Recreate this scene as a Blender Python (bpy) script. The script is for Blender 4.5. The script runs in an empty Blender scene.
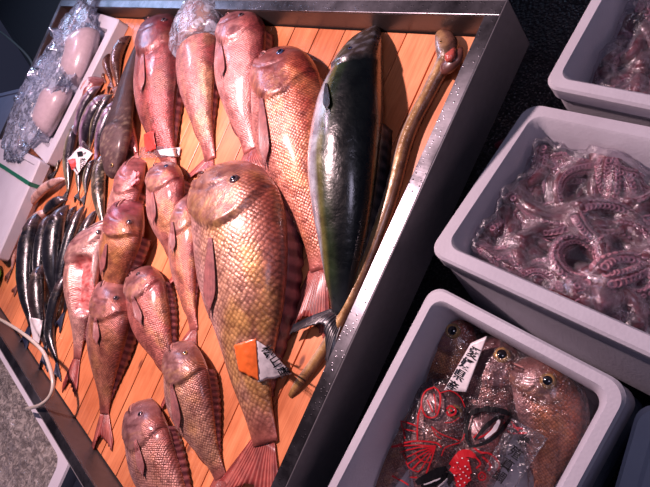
import bpy, bmesh, math, random
from mathutils import Vector, Matrix, noise
from mathutils.bvhtree import BVHTree
random.seed(7)
scene = bpy.context.scene
COL = scene.collection
# ------------------------------------------------------------------ camera
F = 500.0; H = 0.62
vx, vy = -535.0, 243.0
n_ = math.hypot(vx, vy); el = math.atan2(n_, F); gx, gy = vx/n_, vy/n_
Fw = Vector((-math.cos(el), 0, -math.sin(el))); G_ = Vector((-math.sin(el), 0, math.cos(el))); S_ = Vector((0, 1, 0))
RT = G_*gx + S_*gy; UP = G_*gy - S_*gx
CAM = Vector((0, 0, H))
def ray(px, py):
    return (Fw + RT*((px-325)/F) + UP*((243.5-py)/F)).normalized()
def at(px, py, z=0.0):
    d = ray(px, py); return CAM + d*((z-H)/d.z)
cd = bpy.data.cameras.new('camera'); cam = bpy.data.objects.new('camera', cd); COL.objects.link(cam)
cd.sensor_width = 36; cd.lens = F*36/650; cd.clip_start = 0.01
m3 = Matrix((RT, UP, -Fw)).transposed()
cam.matrix_world = Matrix.Translation(CAM) @ m3.to_4x4()
scene.camera = cam
scene.view_settings.view_transform = 'Standard'; scene.view_settings.look = 'None'
scene.view_settings.gamma = 1; scene.view_settings.exposure = 0.0

# ------------------------------------------------------------------ helpers
def clamp(x, a=0., b=1.): return a if x < a else b if x > b else x
def sst(a, b, x):
    t = clamp((x-a)/(b-a)); return t*t*(3-2*t)
def mix(a, b, t): return tuple(a[i]+(b[i]-a[i])*t for i in range(3))
def tab(xs, ys, x):
    if x <= xs[0]: return ys[0]
    for i in range(len(xs)-1):
        if x <= xs[i+1]:
            t = (x-xs[i])/(xs[i+1]-xs[i])
            p0 = ys[max(i-1, 0)]; p1 = ys[i]; p2 = ys[i+1]; p3 = ys[min(i+2, len(ys)-1)]
            # monotone-ish hermite
            h = xs[i+1]-xs[i]
            m1 = (p2-p0)/(xs[i+1]-xs[max(i-1, 0)])*h; m2 = (p3-p1)/(xs[min(i+2, len(xs)-1)]-xs[i])*h
            t2 = t*t; t3 = t2*t
            return (2*t3-3*t2+1)*p1+(t3-2*t2+t)*m1+(-2*t3+3*t2)*p2+(t3-t2)*m2
    return ys[-1]
def catmull(P, t):
    n = len(P)-1; s = clamp(t)*n; i = min(int(s), n-1); f = s-i
    p0 = P[i-1] if i > 0 else P[0]*2-P[1]
    p3 = P[i+2] if i+2 <= n else P[n]*2-P[n-1]
    p1, p2 = P[i], P[i+1]
    return 0.5*((2*p1)+(p2-p0)*f+(2*p0-5*p1+4*p2-p3)*f*f+(3*p1-p0-3*p2+p3)*f*f*f)
def mesh_obj(name, verts, faces, mat, parent=None, uvs=None, cols=None, smooth=True):
    me = bpy.data.meshes.new(name); me.from_pydata([tuple(v) for v in verts], [], faces)
    if uvs:
        ul = me.uv_layers.new(name='UVMap')
        for l in me.loops: ul.data[l.index].uv = uvs[l.vertex_index]
    if cols:
        ca = me.color_attributes.new('pig', 'FLOAT_COLOR', 'POINT')
        for i, c in enumerate(cols): ca.data[i].color = c
    if smooth: me.polygons.foreach_set('use_smooth', [True]*len(me.polygons))
    me.materials.append(mat)
    o = bpy.data.objects.new(name, me); COL.objects.link(o)
    if parent is not None:
        o.parent = parent; o.matrix_parent_inverse = Matrix.Translation(-parent.location)
    return o
def tag(o, label, cat, group=None):
    o['label'] = label; o['category'] = cat
    if group: o['group'] = group
    return o
def root(name, loc, label, cat, group=None):
    o = bpy.data.objects.new(name, None); COL.objects.link(o); o.location = loc; o.empty_display_size = .02
    return tag(o, label, cat, group)
def struct(o): o['kind'] = 'structure'; return o
class MB:
    def __init__(s): s.v = []; s.f = []
    def quad_box(s, a, b):
        x0, y0, z0 = a; x1, y1, z1 = b; k = len(s.v)
        s.v += [(x0,y0,z0),(x1,y0,z0),(x1,y1,z0),(x0,y1,z0),(x0,y0,z1),(x1,y0,z1),(x1,y1,z1),(x0,y1,z1)]
        s.f += [tuple(k+i for i in q) for q in ((0,3,2,1),(4,5,6,7),(0,1,5,4),(1,2,6,5),(2,3,7,6),(3,0,4,7))]
    def build(s, name, mat, parent=None, bevel=0.0, smooth=False):
        o = mesh_obj(name, s.v, s.f, mat, parent, smooth=smooth)
        if bevel:
            m = o.modifiers.new('bevel', 'BEVEL'); m.width = bevel; m.segments = 2; m.limit_method = 'ANGLE'
        return o
def tube_data(P, radii, seg=12, flat=1.0):
    vs = []; fs = []; n = len(P)
    for i, p in enumerate(P):
        t = (P[min(i+1, n-1)]-P[max(i-1, 0)]).normalized()
        side = t.cross(Vector((0, 0, 1)))
        if side.length < 1e-4: side = Vector((1, 0, 0))
        side.normalize(); up = side.cross(t)
        for k in range(seg):
            a = 2*math.pi*k/seg
            vs.append(p+side*(math.cos(a)*radii[i])+up*(math.sin(a)*radii[i]*flat))
    for i in range(n-1):
        for k in range(seg):
            fs.append((i*seg+k, i*seg+(k+1)%seg, (i+1)*seg+(k+1)%seg, (i+1)*seg+k))
    fs.append(tuple(range(seg))[::-1]); fs.append(tuple((n-1)*seg+k for k in range(seg)))
    return vs, fs
def slab(name, grid, thick, mat, parent=None, smooth=True, uv=True, cols=None):
    """closed thin solid from a grid of points"""
    nu = len(grid); nv = len(grid[0]); nor = []
    for i in range(nu):
        row = []
        for j in range(nv):
            a = grid[min(i+1, nu-1)][j]-grid[max(i-1, 0)][j]; b = grid[i][min(j+1, nv-1)]-grid[i][max(j-1, 0)]
            c = a.cross(b)
            if c.length < 1e-10: c = Vector((0, 0, 1))
            c.normalize()
            row.append(c)
        nor.append(row)
    vs = []; uvs = []; cc = []
    for s in (1, -1):
        for i in range(nu):
            for j in range(nv):
                vs.append(grid[i][j]+nor[i][j]*(thick*.5*s)); uvs.append((i/(nu-1), j/(nv-1)))
                if cols: cc.append(cols[i][j])
    N = nu*nv; fs = []
    I = lambda i, j: i*nv+j
    for i in range(nu-1):
        for j in range(nv-1):
            fs.append((I(i,j), I(i+1,j), I(i+1,j+1), I(i,j+1)))
            fs.append((N+I(i,j), N+I(i,j+1), N+I(i+1,j+1), N+I(i+1,j)))
    for i in range(nu-1):
        fs.append((I(i,0), N+I(i,0), N+I(i+1,0), I(i+1,0)))
        fs.append((I(i,nv-1), I(i+1,nv-1), N+I(i+1,nv-1), N+I(i,nv-1)))
    for j in range(nv-1):
        fs.append((I(0,j), I(0,j+1), N+I(0,j+1), N+I(0,j)))
        fs.append((I(nu-1,j), N+I(nu-1,j), N+I(nu-1,j+1), I(nu-1,j+1)))
    return mesh_obj(name, vs, fs, mat, parent, uvs=uvs, cols=cc if cols else None, smooth=smooth)
def bvh_of(o):
    off = Vector((0, 0, 0))
    return BVHTree.FromPolygons([v.co.copy() for v in o.data.vertices], [tuple(p.vertices) for p in o.data.polygons])
def drape(trees, px, py, zdef, lift=.0012):
    """point of the real surface seen at this place of the photograph"""
    d = ray(px, py); best = None
    for t in trees:
        h = t.ray_cast(CAM, d)
        if h[0] is not None and (best is None or h[3] < best[3]): best = h
    if best is None:
        return at(px, py, zdef), Vector((0, 0, 1))
    nn = best[1]
    if nn.dot(d) > 0: nn = -nn
    return best[0]+nn*lift, nn

# ------------------------------------------------------------------ materials
def newmat(name):
    m = bpy.data.materials.new(name); m.use_nodes = True
    nt = m.node_tree; b = nt.nodes['Principled BSDF']; return m, nt, b
def N(nt, typ, **kw):
    n = nt.nodes.new(typ)
    for k, v in kw.items(): setattr(n, k, v)
    return n
def ramp(nt, fac, stops):
    r = N(nt, 'ShaderNodeValToRGB'); e = r.color_ramp.elements
    while len(e) < len(stops): e.new(.5)
    for i, (p, c) in enumerate(stops): e[i].position = p; e[i].color = (c[0], c[1], c[2], 1)
    nt.links.new(fac, r.inputs[0]); return r.outputs[0]
def mixc(nt, fac, a, b, mode='MIX'):
    m = N(nt, 'ShaderNodeMix', data_type='RGBA', blend_type=mode)
    for sock, v in ((m.inputs[0], fac), (m.inputs[6], a), (m.inputs[7], b)):
        if hasattr(v, 'links'): nt.links.new(v, sock)
        elif isinstance(v, (int, float)): sock.default_value = v
        else: sock.default_value = (v[0], v[1], v[2], 1)
    return m.outputs[2]
def mth(nt, op, a, b=None):
    m = N(nt, 'ShaderNodeMath', operation=op)
    for s, v in ((m.inputs[0], a), (m.inputs[1], b)):
        if v is None: continue
        if hasattr(v, 'links'): nt.links.new(v, s)
        else: s.default_value = v
    return m.outputs[0]
def bump(nt, h, strength, dist, base=None):
    b = N(nt, 'ShaderNodeBump'); b.inputs['Strength'].default_value = strength; b.inputs['Distance'].default_value = dist
    nt.links.new(h, b.inputs['Height'])
    if base is not None: nt.links.new(base, b.inputs['Normal'])
    return b.outputs[0]
def coords(nt, scale=(1,1,1), rot=(0,0,0), kind='Object'):
    t = N(nt, 'ShaderNodeTexCoord'); m = N(nt, 'ShaderNodeMapping')
    m.inputs['Scale'].default_value = scale; m.inputs['Rotation'].default_value = rot
    nt.links.new(t.outputs[kind], m.inputs[0]); return m.outputs[0]
def noise_t(nt, vec, scale, detail=4, rough=.55, dist=0.):
    n = N(nt, 'ShaderNodeTexNoise'); n.inputs['Scale'].default_value = scale; n.inputs['Detail'].default_value = detail
    n.inputs['Roughness'].default_value = rough; n.inputs['Distortion'].default_value = dist
    if vec is not None: nt.links.new(vec, n.inputs['Vector'])
    return n.outputs[0]

def fish_mat(name, rough, bstr, sheen=.35, coat=.6, metal=0.0, mid=.16):
    m, nt, b = newmat(name)
    a = N(nt, 'ShaderNodeAttribute', attribute_name='pig')
    uv = coords(nt, (1.0, 1.0, 1), (0, 0, math.pi/4), 'UV')
    vo = N(nt, 'ShaderNodeTexVoronoi', voronoi_dimensions='2D', feature='F1'); vo.inputs['Scale'].default_value = 1.0
    vo.inputs['Randomness'].default_value = .35; nt.links.new(uv, vo.inputs['Vector'])
    dist = vo.outputs['Distance']; rnd = N(nt, 'ShaderNodeSeparateColor'); nt.links.new(vo.outputs['Color'], rnd.inputs[0])
    nz = noise_t(nt, coords(nt, (1,1,1)), 45, 3)
    nf = noise_t(nt, coords(nt, (1,1,1)), 300, 2)
    # scale rims a little darker, every scale its own tint
    rim = ramp(nt, dist, [(.22, (1.15,1.13,1.10)), (.58, (.66,.56,.54))])
    tint = ramp(nt, rnd.outputs[0], [(0., (.82,.78,.80)), (1., (1.18,1.15,1.08))])
    c1 = mixc(nt, a.outputs['Alpha'], a.outputs['Color'], mixc(nt, 1.0, mixc(nt, 1.0, a.outputs['Color'], rim, 'MULTIPLY'), tint, 'MULTIPLY'))
    blot = ramp(nt, nz, [(.32, (.58,.50,.52)), (.66, (1.18,1.18,1.15))])
    nt.links.new(mixc(nt, 1.0, c1, blot, 'MULTIPLY'), b.inputs['Base Color'])
    hgt = mth(nt, 'MULTIPLY', mth(nt, 'SUBTRACT', 1.0, dist), a.outputs['Alpha'])
    n1 = bump(nt, hgt, bstr, .0010)
    n2 = bump(nt, nf, .3, .0008, bump(nt, noise_t(nt, coords(nt), 110, 3, .6), mid, .0022, bump(nt, nz, .35, .004, n1)))
    nt.links.new(n2, b.inputs['Normal'])
    rr = mth(nt, 'ADD', mth(nt, 'MULTIPLY', nz, .25), rough-.12)
    nt.links.new(rr, b.inputs['Roughness'])
    b.inputs['Specular IOR Level'].default_value = sheen+.25
    b.inputs['Coat Weight'].default_value = coat; b.inputs['Coat Roughness'].default_value = .16
    b.inputs['Metallic'].default_value = metal
    return m
M = {}
M['bream'] = fish_mat('bream_skin', .40, .9, .5, .35, .30, .5)
M['smooth'] = fish_mat('smooth_wet_skin', .28, .35, .5, .7, .1)
M['matte'] = fish_mat('matte_dark_skin', .6, .9, .0, .08, 0)
M['silver'] = fish_mat('silvery_skin', .30, .4, .5, .6, .35)
def fin_mat(name, c1, c2, rough=.35):
    m, nt, b = newmat(name)
    uv = coords(nt, (1,1,1), (0,0,0), 'UV'); w = N(nt, 'ShaderNodeTexWave', wave_type='BANDS', bands_direction='X')
    w.inputs['Scale'].default_value = 4.2; w.inputs['Distortion'].default_value = .8; w.inputs['Detail'].default_value = 2
    nt.links.new(uv, w.inputs['Vector'])
    nz = noise_t(nt, coords(nt), 60, 3)
    c = ramp(nt, w.outputs['Fac'], [(.2, c1), (.8, c2)])
    nt.links.new(mixc(nt, 1.0, c, ramp(nt, nz, [(.3, (.6,.6,.65)), (.7, (1.2,1.1,1.1))]), 'MULTIPLY'), b.inputs['Base Color'])
    nt.links.new(bump(nt, w.outputs['Fac'], .6, .0012), b.inputs['Normal'])
    b.inputs['Roughness'].default_value = rough; b.inputs['Coat Weight'].default_value = .25; b.inputs['Coat Roughness'].default_value = .2
    b.inputs['Subsurface Weight'].default_value = 0
    return m
M['fin_red'] = fin_mat('red_fin', (.22,.035,.03), (.42,.13,.10))
M['fin_side'] = fin_mat('side_fin', (.26,.08,.08), (.44,.20,.18))
M['fin_back'] = fin_mat('back_fin', (.11,.03,.04), (.28,.10,.10))
M['fin_pink'] = fin_mat('pink_fin', (.34,.12,.11), (.50,.24,.22))
M['fin_dark'] = fin_mat('dark_fin', (.010,.012,.018), (.05,.045,.05))
M['fin_brown'] = fin_mat('brown_fin', (.13,.05,.04), (.25,.11,.08))
M['fin_navy'] = fin_mat('navy_fin', (.01,.018,.05), (.03,.04,.07))
def plain(name, col, rough=.5, metal=0., coat=0., bumpn=None, spec=.5):
    m, nt, b = newmat(name)
    b.inputs['Base Color'].default_value = (*col, 1); b.inputs['Roughness'].default_value = rough
    b.inputs['Metallic'].default_value = metal; b.inputs['Coat Weight'].default_value = coat
    b.inputs['Specular IOR Level'].default_value = spec
    nz = noise_t(nt, coords(nt), 90, 3)
    nt.links.new(mixc(nt, 1.0, col, ramp(nt, nz, [(.3, (.9,.9,.9)), (.7, (1.06,1.06,1.06))]), 'MULTIPLY'), b.inputs['Base Color'])
    if bumpn: nt.links.new(bump(nt, noise_t(nt, coords(nt), bumpn[0], 4), bumpn[1], bumpn[2]), b.inputs['Normal'])
    return m
M['pupil'] = plain('pupil_black', (.004,.004,.008), .06, coat=1)
M['eye_ring'] = plain('eye_ring', (.10,.06,.07), .15, .3, 1)
M['eye_gold'] = plain('eye_gold', (.45,.26,.10), .2, .4, 1)
M['eye_blue'] = plain('eye_blue', (.05,.07,.16), .12, .3, 1)
M['lip'] = plain('fish_lip', (.40,.19,.17), .3, 0, .5)
M['mouth'] = plain('mouth_dark', (.05,.01,.012), .4)
M['flesh'] = plain('raw_flesh', (.50,.10,.08), .2, 0, .8, (80,.8,.004))
M['flesh_pale'] = plain('pale_flesh', (.68,.42,.40), .25, 0, .7, (60,.5,.003))
# wood
def wood():
    m, nt, b = newmat('orange_wood')
    g = N(nt, 'ShaderNodeNewGeometry')
    v = coords(nt, (14, 1.1, 14)); n1 = noise_t(nt, v, 6, 6, .6, .4)
    v2 = coords(nt, (60, 2.0, 60)); n2 = noise_t(nt, v2, 8, 3, .6)
    c = ramp(nt, n1, [(.3, (.50,.15,.052)), (.5, (.70,.235,.09)), (.72, (.82,.32,.135))])
    c = mixc(nt, .30, c, ramp(nt, n2, [(.3, (.42,.12,.045)), (.7, (.80,.38,.19))]))
    t = ramp(nt, g.outputs['Random Per Island'], [(0, (.78,.74,.72)), (1, (1.12,1.1,1.1))])
    c = mixc(nt, 1.0, c, t, 'MULTIPLY')
    st = noise_t(nt, coords(nt), 5, 4)
    c = mixc(nt, 1.0, c, ramp(nt, st, [(.35, (.72,.62,.60)), (.6, (1.05,1.05,1.05))]), 'MULTIPLY')
    # knots
    vo = N(nt, 'ShaderNodeTexVoronoi', voronoi_dimensions='2D'); vo.inputs['Scale'].default_value = 3.2
    nt.links.new(coords(nt, (2.2, 1, 1)), vo.inputs['Vector'])
    k = ramp(nt, vo.outputs['Distance'], [(.018, (1,1,1)), (.04, (0,0,0))])
    c = mixc(nt, k, c, (.20,.06,.03))
    nt.links.new(c, b.inputs['Base Color'])
    nt.links.new(ramp(nt, st, [(.3, (.28,.28,.28)), (.7, (.5,.5,.5))]), b.inputs['Roughness'])
    nt.links.new(bump(nt, n2, .25, .001), b.inputs['Normal'])
    b.inputs['Coat Weight'].default_value = .25; b.inputs['Coat Roughness'].default_value = .25
    return m
M['wood'] = wood()
def steel():
    m, nt, b = newmat('wet_steel')
    nz = noise_t(nt, coords(nt), 7, 5, .65); fine = noise_t(nt, coords(nt, (4, 120, 60)), 3, 2)
    vo = N(nt, 'ShaderNodeTexVoronoi', feature='F1'); vo.inputs['Scale'].default_value = 170; vo.inputs['Randomness'].default_value = 1
    nt.links.new(coords(nt), vo.inputs['Vector'])
    drops = ramp(nt, vo.outputs['Distance'], [(.10, (1,1,1)), (.22, (0,0,0))])
    c = ramp(nt, nz, [(.38, (.05,.048,.055)), (.66, (.28,.27,.30))])
    nt.links.new(c, b.inputs['Base Color']); b.inputs['Metallic'].default_value = .9
    r = mth(nt, 'SUBTRACT', mth(nt, 'ADD', mth(nt, 'MULTIPLY', nz, .25), .2), mth(nt, 'MULTIPLY', drops, .15))
    nt.links.new(r, b.inputs['Roughness'])
    n1 = bump(nt, fine, .08, .0006)
    nt.links.new(bump(nt, drops, .35, .0006, n1), b.inputs['Normal'])
    return m
M['steel'] = steel()
M['steel_wall'] = plain('steel_inner_wall', (.10,.085,.085), .42, .6, 0, (12,.2,.002))
M['steel_dull'] = plain('dull_steel_side', (.15,.14,.15), .5, .4, 0, (9,.2,.002))
def foam(name, col):
    m, nt, b = newmat(name)
    vo = N(nt, 'ShaderNodeTexVoronoi'); vo.inputs['Scale'].default_value = 260; nt.links.new(coords(nt), vo.inputs['Vector'])
    nz = noise_t(nt, coords(nt), 12, 4)
    nt.links.new(mixc(nt, 1.0, col, ramp(nt, nz, [(.3, (.90,.88,.89)), (.7, (1.03,1.03,1.03))]), 'MULTIPLY'), b.inputs['Base Color'])
    nt.links.new(bump(nt, vo.outputs['Distance'], .25, .0008), b.inputs['Normal'])
    b.inputs['Roughness'].default_value = .55; b.inputs['Specular IOR Level'].default_value = .35
    return m
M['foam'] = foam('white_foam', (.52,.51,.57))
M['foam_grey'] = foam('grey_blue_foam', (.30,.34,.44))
def film(name, milk=.10, tint=(.93,.93,.97), bscale=70, bst=.9, gloss=.10, gk=1.3, milkc=(.8,.8,.86)):
    m = bpy.data.materials.new(name); m.use_nodes = True; nt = m.node_tree; nt.nodes.clear()
    out = N(nt, 'ShaderNodeOutputMaterial'); tr = N(nt, 'ShaderNodeBsdfTransparent'); tr.inputs[0].default_value = (*tint, 1)
    gl = N(nt, 'ShaderNodeBsdfGlossy'); gl.inputs['Roughness'].default_value = gloss; gl.inputs[0].default_value = (1,1,1,1)
    df = N(nt, 'ShaderNodeBsdfTranslucent'); df.inputs[0].default_value = (*milkc, 1)
    d2 = N(nt, 'ShaderNodeBsdfDiffuse'); d2.inputs[0].default_value = (*milkc, 1)
    nz = noise_t(nt, coords(nt), bscale, 3, .6, 1.5); vo = N(nt, 'ShaderNodeTexVoronoi', feature='DISTANCE_TO_EDGE'); vo.inputs['Scale'].default_value = bscale*.6
    nt.links.new(coords(nt, (1,1,1)), vo.inputs['Vector'])
    bn = bump(nt, vo.outputs['Distance'], bst*.6, .004, bump(nt, nz, bst, .006))
    fr = N(nt, 'ShaderNodeFresnel'); fr.inputs[0].default_value = 1.55; nt.links.new(bn, fr.inputs['Normal'])
    for s in (gl, df, d2): nt.links.new(bn, s.inputs['Normal'])
    dd = N(nt, 'ShaderNodeMixShader'); nt.links.new(df.outputs[0], dd.inputs[1]); nt.links.new(d2.outputs[0], dd.inputs[2])
    m1 = N(nt, 'ShaderNodeMixShader'); nt.links.new(tr.outputs[0], m1.inputs[1]); nt.links.new(dd.outputs[0], m1.inputs[2])
    crease = ramp(nt, nz, [(.45, (milk*.5,)*3), (.62, (min(1., milk*2.2),)*3)])
    nt.links.new(crease, m1.inputs[0])
    m2 = N(nt, 'ShaderNodeMixShader'); nt.links.new(mth(nt, 'MULTIPLY', fr.outputs[0], gk), m2.inputs[0])
    nt.links.new(m1.outputs[0], m2.inputs[1]); nt.links.new(gl.outputs[0], m2.inputs[2]); nt.links.new(m2.outputs[0], out.inputs[0])
    return m
M['film'] = film('clear_film', .025, (.97,.97,.99), 60, .8, .14, .8)
M['film_milky'] = film('milky_film', .045, (.97,.95,.98), 75, .55, .20, .55)
M['film_wet'] = film('wet_film', .26, (.95,.93,.92), 60, .5, .2, .7, (.75,.70,.66))
M['film_bag'] = film('bag_film', .32, (.95,.97,1.0), 40, .45, .18, .8, (.66,.76,.95))
M['paper'] = plain('wet_paper', (.72,.68,.70), .35, 0, .2, (40,.3,.002))
M['paper_red'] = plain('paper_red', (.75,.06,.05), .4)
M['paper_orange'] = plain('paper_orange', (.82,.16,.03), .35, 0, .3, (40,.3,.002))
M['ink'] = plain('black_ink', (.006,.006,.008), .6, spec=.15)
M['ink_red'] = plain('red_ink', (.42,.010,.018), .5, spec=.2)
M['pink_tissue'] = plain('pink_tissue', (.80,.28,.30), .5)
M['cable'] = plain('dark_cable', (.10,.12,.11), .5)
M['hose'] = plain('clear_hose', (.50,.44,.38), .25, 0, .6)
M['green'] = plain('green_plastic', (.03,.42,.03), .3, 0, .4)
M['green_band'] = plain('green_band', (.01,.12,.07), .4)
M['block_black'] = plain('block_black', (.010,.011,.014), .7, 0, 0, None, .2)
M['ochre_wood'] = plain('ochre_strip', (.42,.26,.12), .5)
def octo():
    m, nt, b = newmat('octopus_skin')
    nz = noise_t(nt, coords(nt), 40, 4)
    nt.links.new(ramp(nt, nz, [(.3, (.035,.006,.012)), (.55, (.13,.014,.024)), (.75, (.26,.06,.075))]), b.inputs['Base Color'])
    nt.links.new(bump(nt, noise_t(nt, coords(nt), 220, 3), .6, .002), b.inputs['Normal'])
    b.inputs['Roughness'].default_value = .3; b.inputs['Coat Weight'].default_value = .5; b.inputs['Coat Roughness'].default_value = .15
    return m
M['octo'] = octo(); M['sucker'] = plain('sucker_pink', (.40,.19,.23), .3, 0, .5)
M['squid'] = plain('pale_squid', (.46,.36,.40), .3, 0, .5, (20,.3,.003))
M['squid_dark'] = plain('squid_spots', (.16,.10,.12), .3, 0, .5)
def asphalt():
    m, nt, b = newmat('wet_asphalt')
    vo = N(nt, 'ShaderNodeTexVoronoi'); vo.inputs['Scale'].default_value = 110; nt.links.new(coords(nt), vo.inputs['Vector'])
    nz = noise_t(nt, coords(nt), 3, 5)
    c = ramp(nt, vo.outputs['Distance'], [(.08, (.30,.24,.23)), (.22, (.07,.05,.05)), (.7, (.03,.022,.022))])
    nt.links.new(mixc(nt, 1.0, c, ramp(nt, nz, [(.3, (.6,.6,.6)), (.7, (1.5,1.3,1.3))]), 'MULTIPLY'), b.inputs['Base Color'])
    nt.links.new(bump(nt, vo.outputs['Distance'], 1.0, .006), b.inputs['Normal'])
    b.inputs['Roughness'].default_value = .32
    return m
M['asphalt'] = asphalt()

# ------------------------------------------------------------------ setting
FZ = -.72
m = MB(); m.quad_box((-4.5,-2.5,FZ-.05), (2.0,3.0,FZ)); struct(m.build('floor', M['asphalt']))

# ------------------------------------------------------------------ display tray
TX0, TX1, TY0, TY1 = -2.06, -.393, -.582, .378
FL = .022; TH = .05
tr = root('display_tray', ((TX0+TX1)/2, 0, FZ), 'long stainless steel display tray holding the plank board and the loose fish', 'tray')
m = MB(); m.quad_box((TX0-.002,TY0-.002,-.05), (TX1+.002,TY1+.002,-.016)); m.build('tray_bottom', M['steel_dull'], tr)
def wallpart(a, b): 
    m = MB(); m.quad_box(a, b); m.build('side_wall', M['steel_wall'], tr, .0008)
wallpart((TX0,TY1,-.05), (TX1,TY1+.003,TH-.0035)); wallpart((TX0,TY0-.003,-.05), (TX1,TY0,TH-.0035))
wallpart((TX0-.003,TY0-.003,-.05), (TX0,TY1+.003,TH-.0035)); wallpart((TX1,TY0-.003,-.05), (TX1+.003,TY1+.003,TH-.0035))
m = MB()
m.quad_box((TX0-FL,TY1,TH-.003), (TX1+FL,TY1+FL,TH)); m.quad_box((TX0-FL,TY0-FL,TH-.003), (TX1+FL,TY0,TH))
m.quad_box((TX1,TY0,TH-.003), (TX1+FL,TY1,TH)); m.quad_box((TX0-FL,TY0,TH-.003), (TX0,TY1,TH))
m.build('rim', M['steel'], tr, .0008)
m = MB(); m.quad_box((TX1+FL,TY0-FL,-.055), (TX1+FL+.002,TY1+FL+.002,TH)); m.quad_box((TX0-FL,TY1+FL,-.055), (TX1+FL,TY1+FL+.002,TH))
m.quad_box((TX0-FL,TY0-FL-.002,-.055), (TX1+FL+.002,TY0-FL,TH)); m.quad_box((TX0-FL-.002,TY0-FL,-.055), (TX0-FL,TY1+FL,TH))
m.build('apron', M['steel_dull'], tr, .0008)
for x in (TX0+.06, TX1-.30):
    for y in (TY0+.05, TY1-.25):
        m = MB(); m.quad_box((x-.02,y-.02,FZ), (x+.02,y+.02,-.05)); m.build('leg', M['steel_dull'], tr, .003)
# planks
m = MB(); pitch = .071; x = TX1-.020; m.quad_box((x+.0015,TY0+.003,-.014), (TX1-.003,TY1-.003,-.0005))
k = 0
while x > TX0+.01:
    x2 = max(x-pitch, TX0+.003); m.quad_box((x2+.0012, TY0+.003, -.014), (x-.0012, TY1-.003, -random.random()*.001)); x -= pitch
for y in (TY0+.15, TY1-.15): m.quad_box((TX0+.003,y-.02,-.016), (TX1-.003,y+.02,-.0141))
board = m.build('plank_board', M['wood'], None, .0008)
tag(board, 'slatted board of orange wooden planks lying in the steel tray under the fish', 'board')

# ------------------------------------------------------------------ fish
PROF = {
 'bream': dict(u=[0,.012,.035,.07,.12,.2,.3,.4,.5,.6,.7,.8,.9,1],
   d=[.00,.17,.36,.56,.76,.93,1.0,.98,.90,.76,.58,.41,.29,.24],
   v=[.16,.44,.64,.77,.85,.92,.98,1.0,.94,.81,.62,.44,.30,.24],
   t=[.0,.26,.45,.62,.80,.96,1.0,1.0,.93,.80,.62,.42,.22,.07], th=.46, gill=.355, gk=.17),
 'tail': dict(u=[0,.015,.05,.1,.2,.3,.4,.5,.6,.7,.8,.9,.96,1],
   d=[0,.12,.28,.46,.72,.90,1.0,1.0,.93,.80,.62,.42,.28,.2],
   v=[0,.12,.28,.46,.72,.90,1.0,1.0,.93,.80,.62,.42,.28,.2],
   t=[0,.14,.32,.5,.78,.95,1.0,1.0,.93,.80,.62,.40,.24,.16], th=.72, gill=.22, gk=.04),
 'squid': dict(u=[0,.02,.05,.1,.2,.3,.4,.5,.6,.7,.8,.9,1],
   d=[0,.34,.55,.78,.95,1.0,1.0,.98,.96,.93,.88,.72,.2],
   v=[0,.34,.55,.78,.95,1.0,1.0,.98,.96,.93,.88,.72,.2],
   t=[0,.34,.55,.78,.95,1.0,1.0,.98,.96,.93,.88,.72,.2], th=.6, gill=.02, gk=.0),
 'slim': dict(u=[0,.02,.05,.1,.2,.3,.4,.5,.6,.7,.8,.9,1],
   d=[0,.22,.40,.60,.85,.97,1.0,.98,.92,.80,.62,.42,.26],
   v=[0,.22,.42,.64,.88,.98,1.0,.97,.90,.76,.58,.38,.24],
   t=[0,.25,.45,.65,.88,1.0,1.0,.97,.90,.76,.58,.36,.2], th=.75, gill=.2, gk=.03),
 'flat': dict(u=[0,.02,.06,.12,.2,.3,.4,.5,.6,.7,.8,.9,1],
   d=[.1,.45,.70,.90,1.0,.95,.82,.70,.60,.50,.42,.35,.30],
   v=[.1,.45,.70,.90,1.0,.95,.82,.70,.60,.50,.42,.35,.30],
   t=[.1,.4,.62,.82,1.0,1.0,.9,.78,.65,.52,.42,.33,.22], th=.62, gill=.27, gk=.05),
 'eel': dict(u=[0,.008,.02,.04,.07,.1,.2,.4,.6,.75,.9,.97,1],
   d=[0,.45,.80,1.20,1.35,1.1,.92,.95,.9,.8,.75,.6,.3],
   v=[0,.45,.80,1.20,1.35,1.1,.92,.95,.9,.8,.75,.6,.3],
   t=[0,.35,.55,.78,.95,.95,.92,.95,.88,.7,.45,.3,.15], th=.85, gill=.09, gk=.01),
}
def nz3(p, s): return noise.noise(Vector(p)*s)
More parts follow.
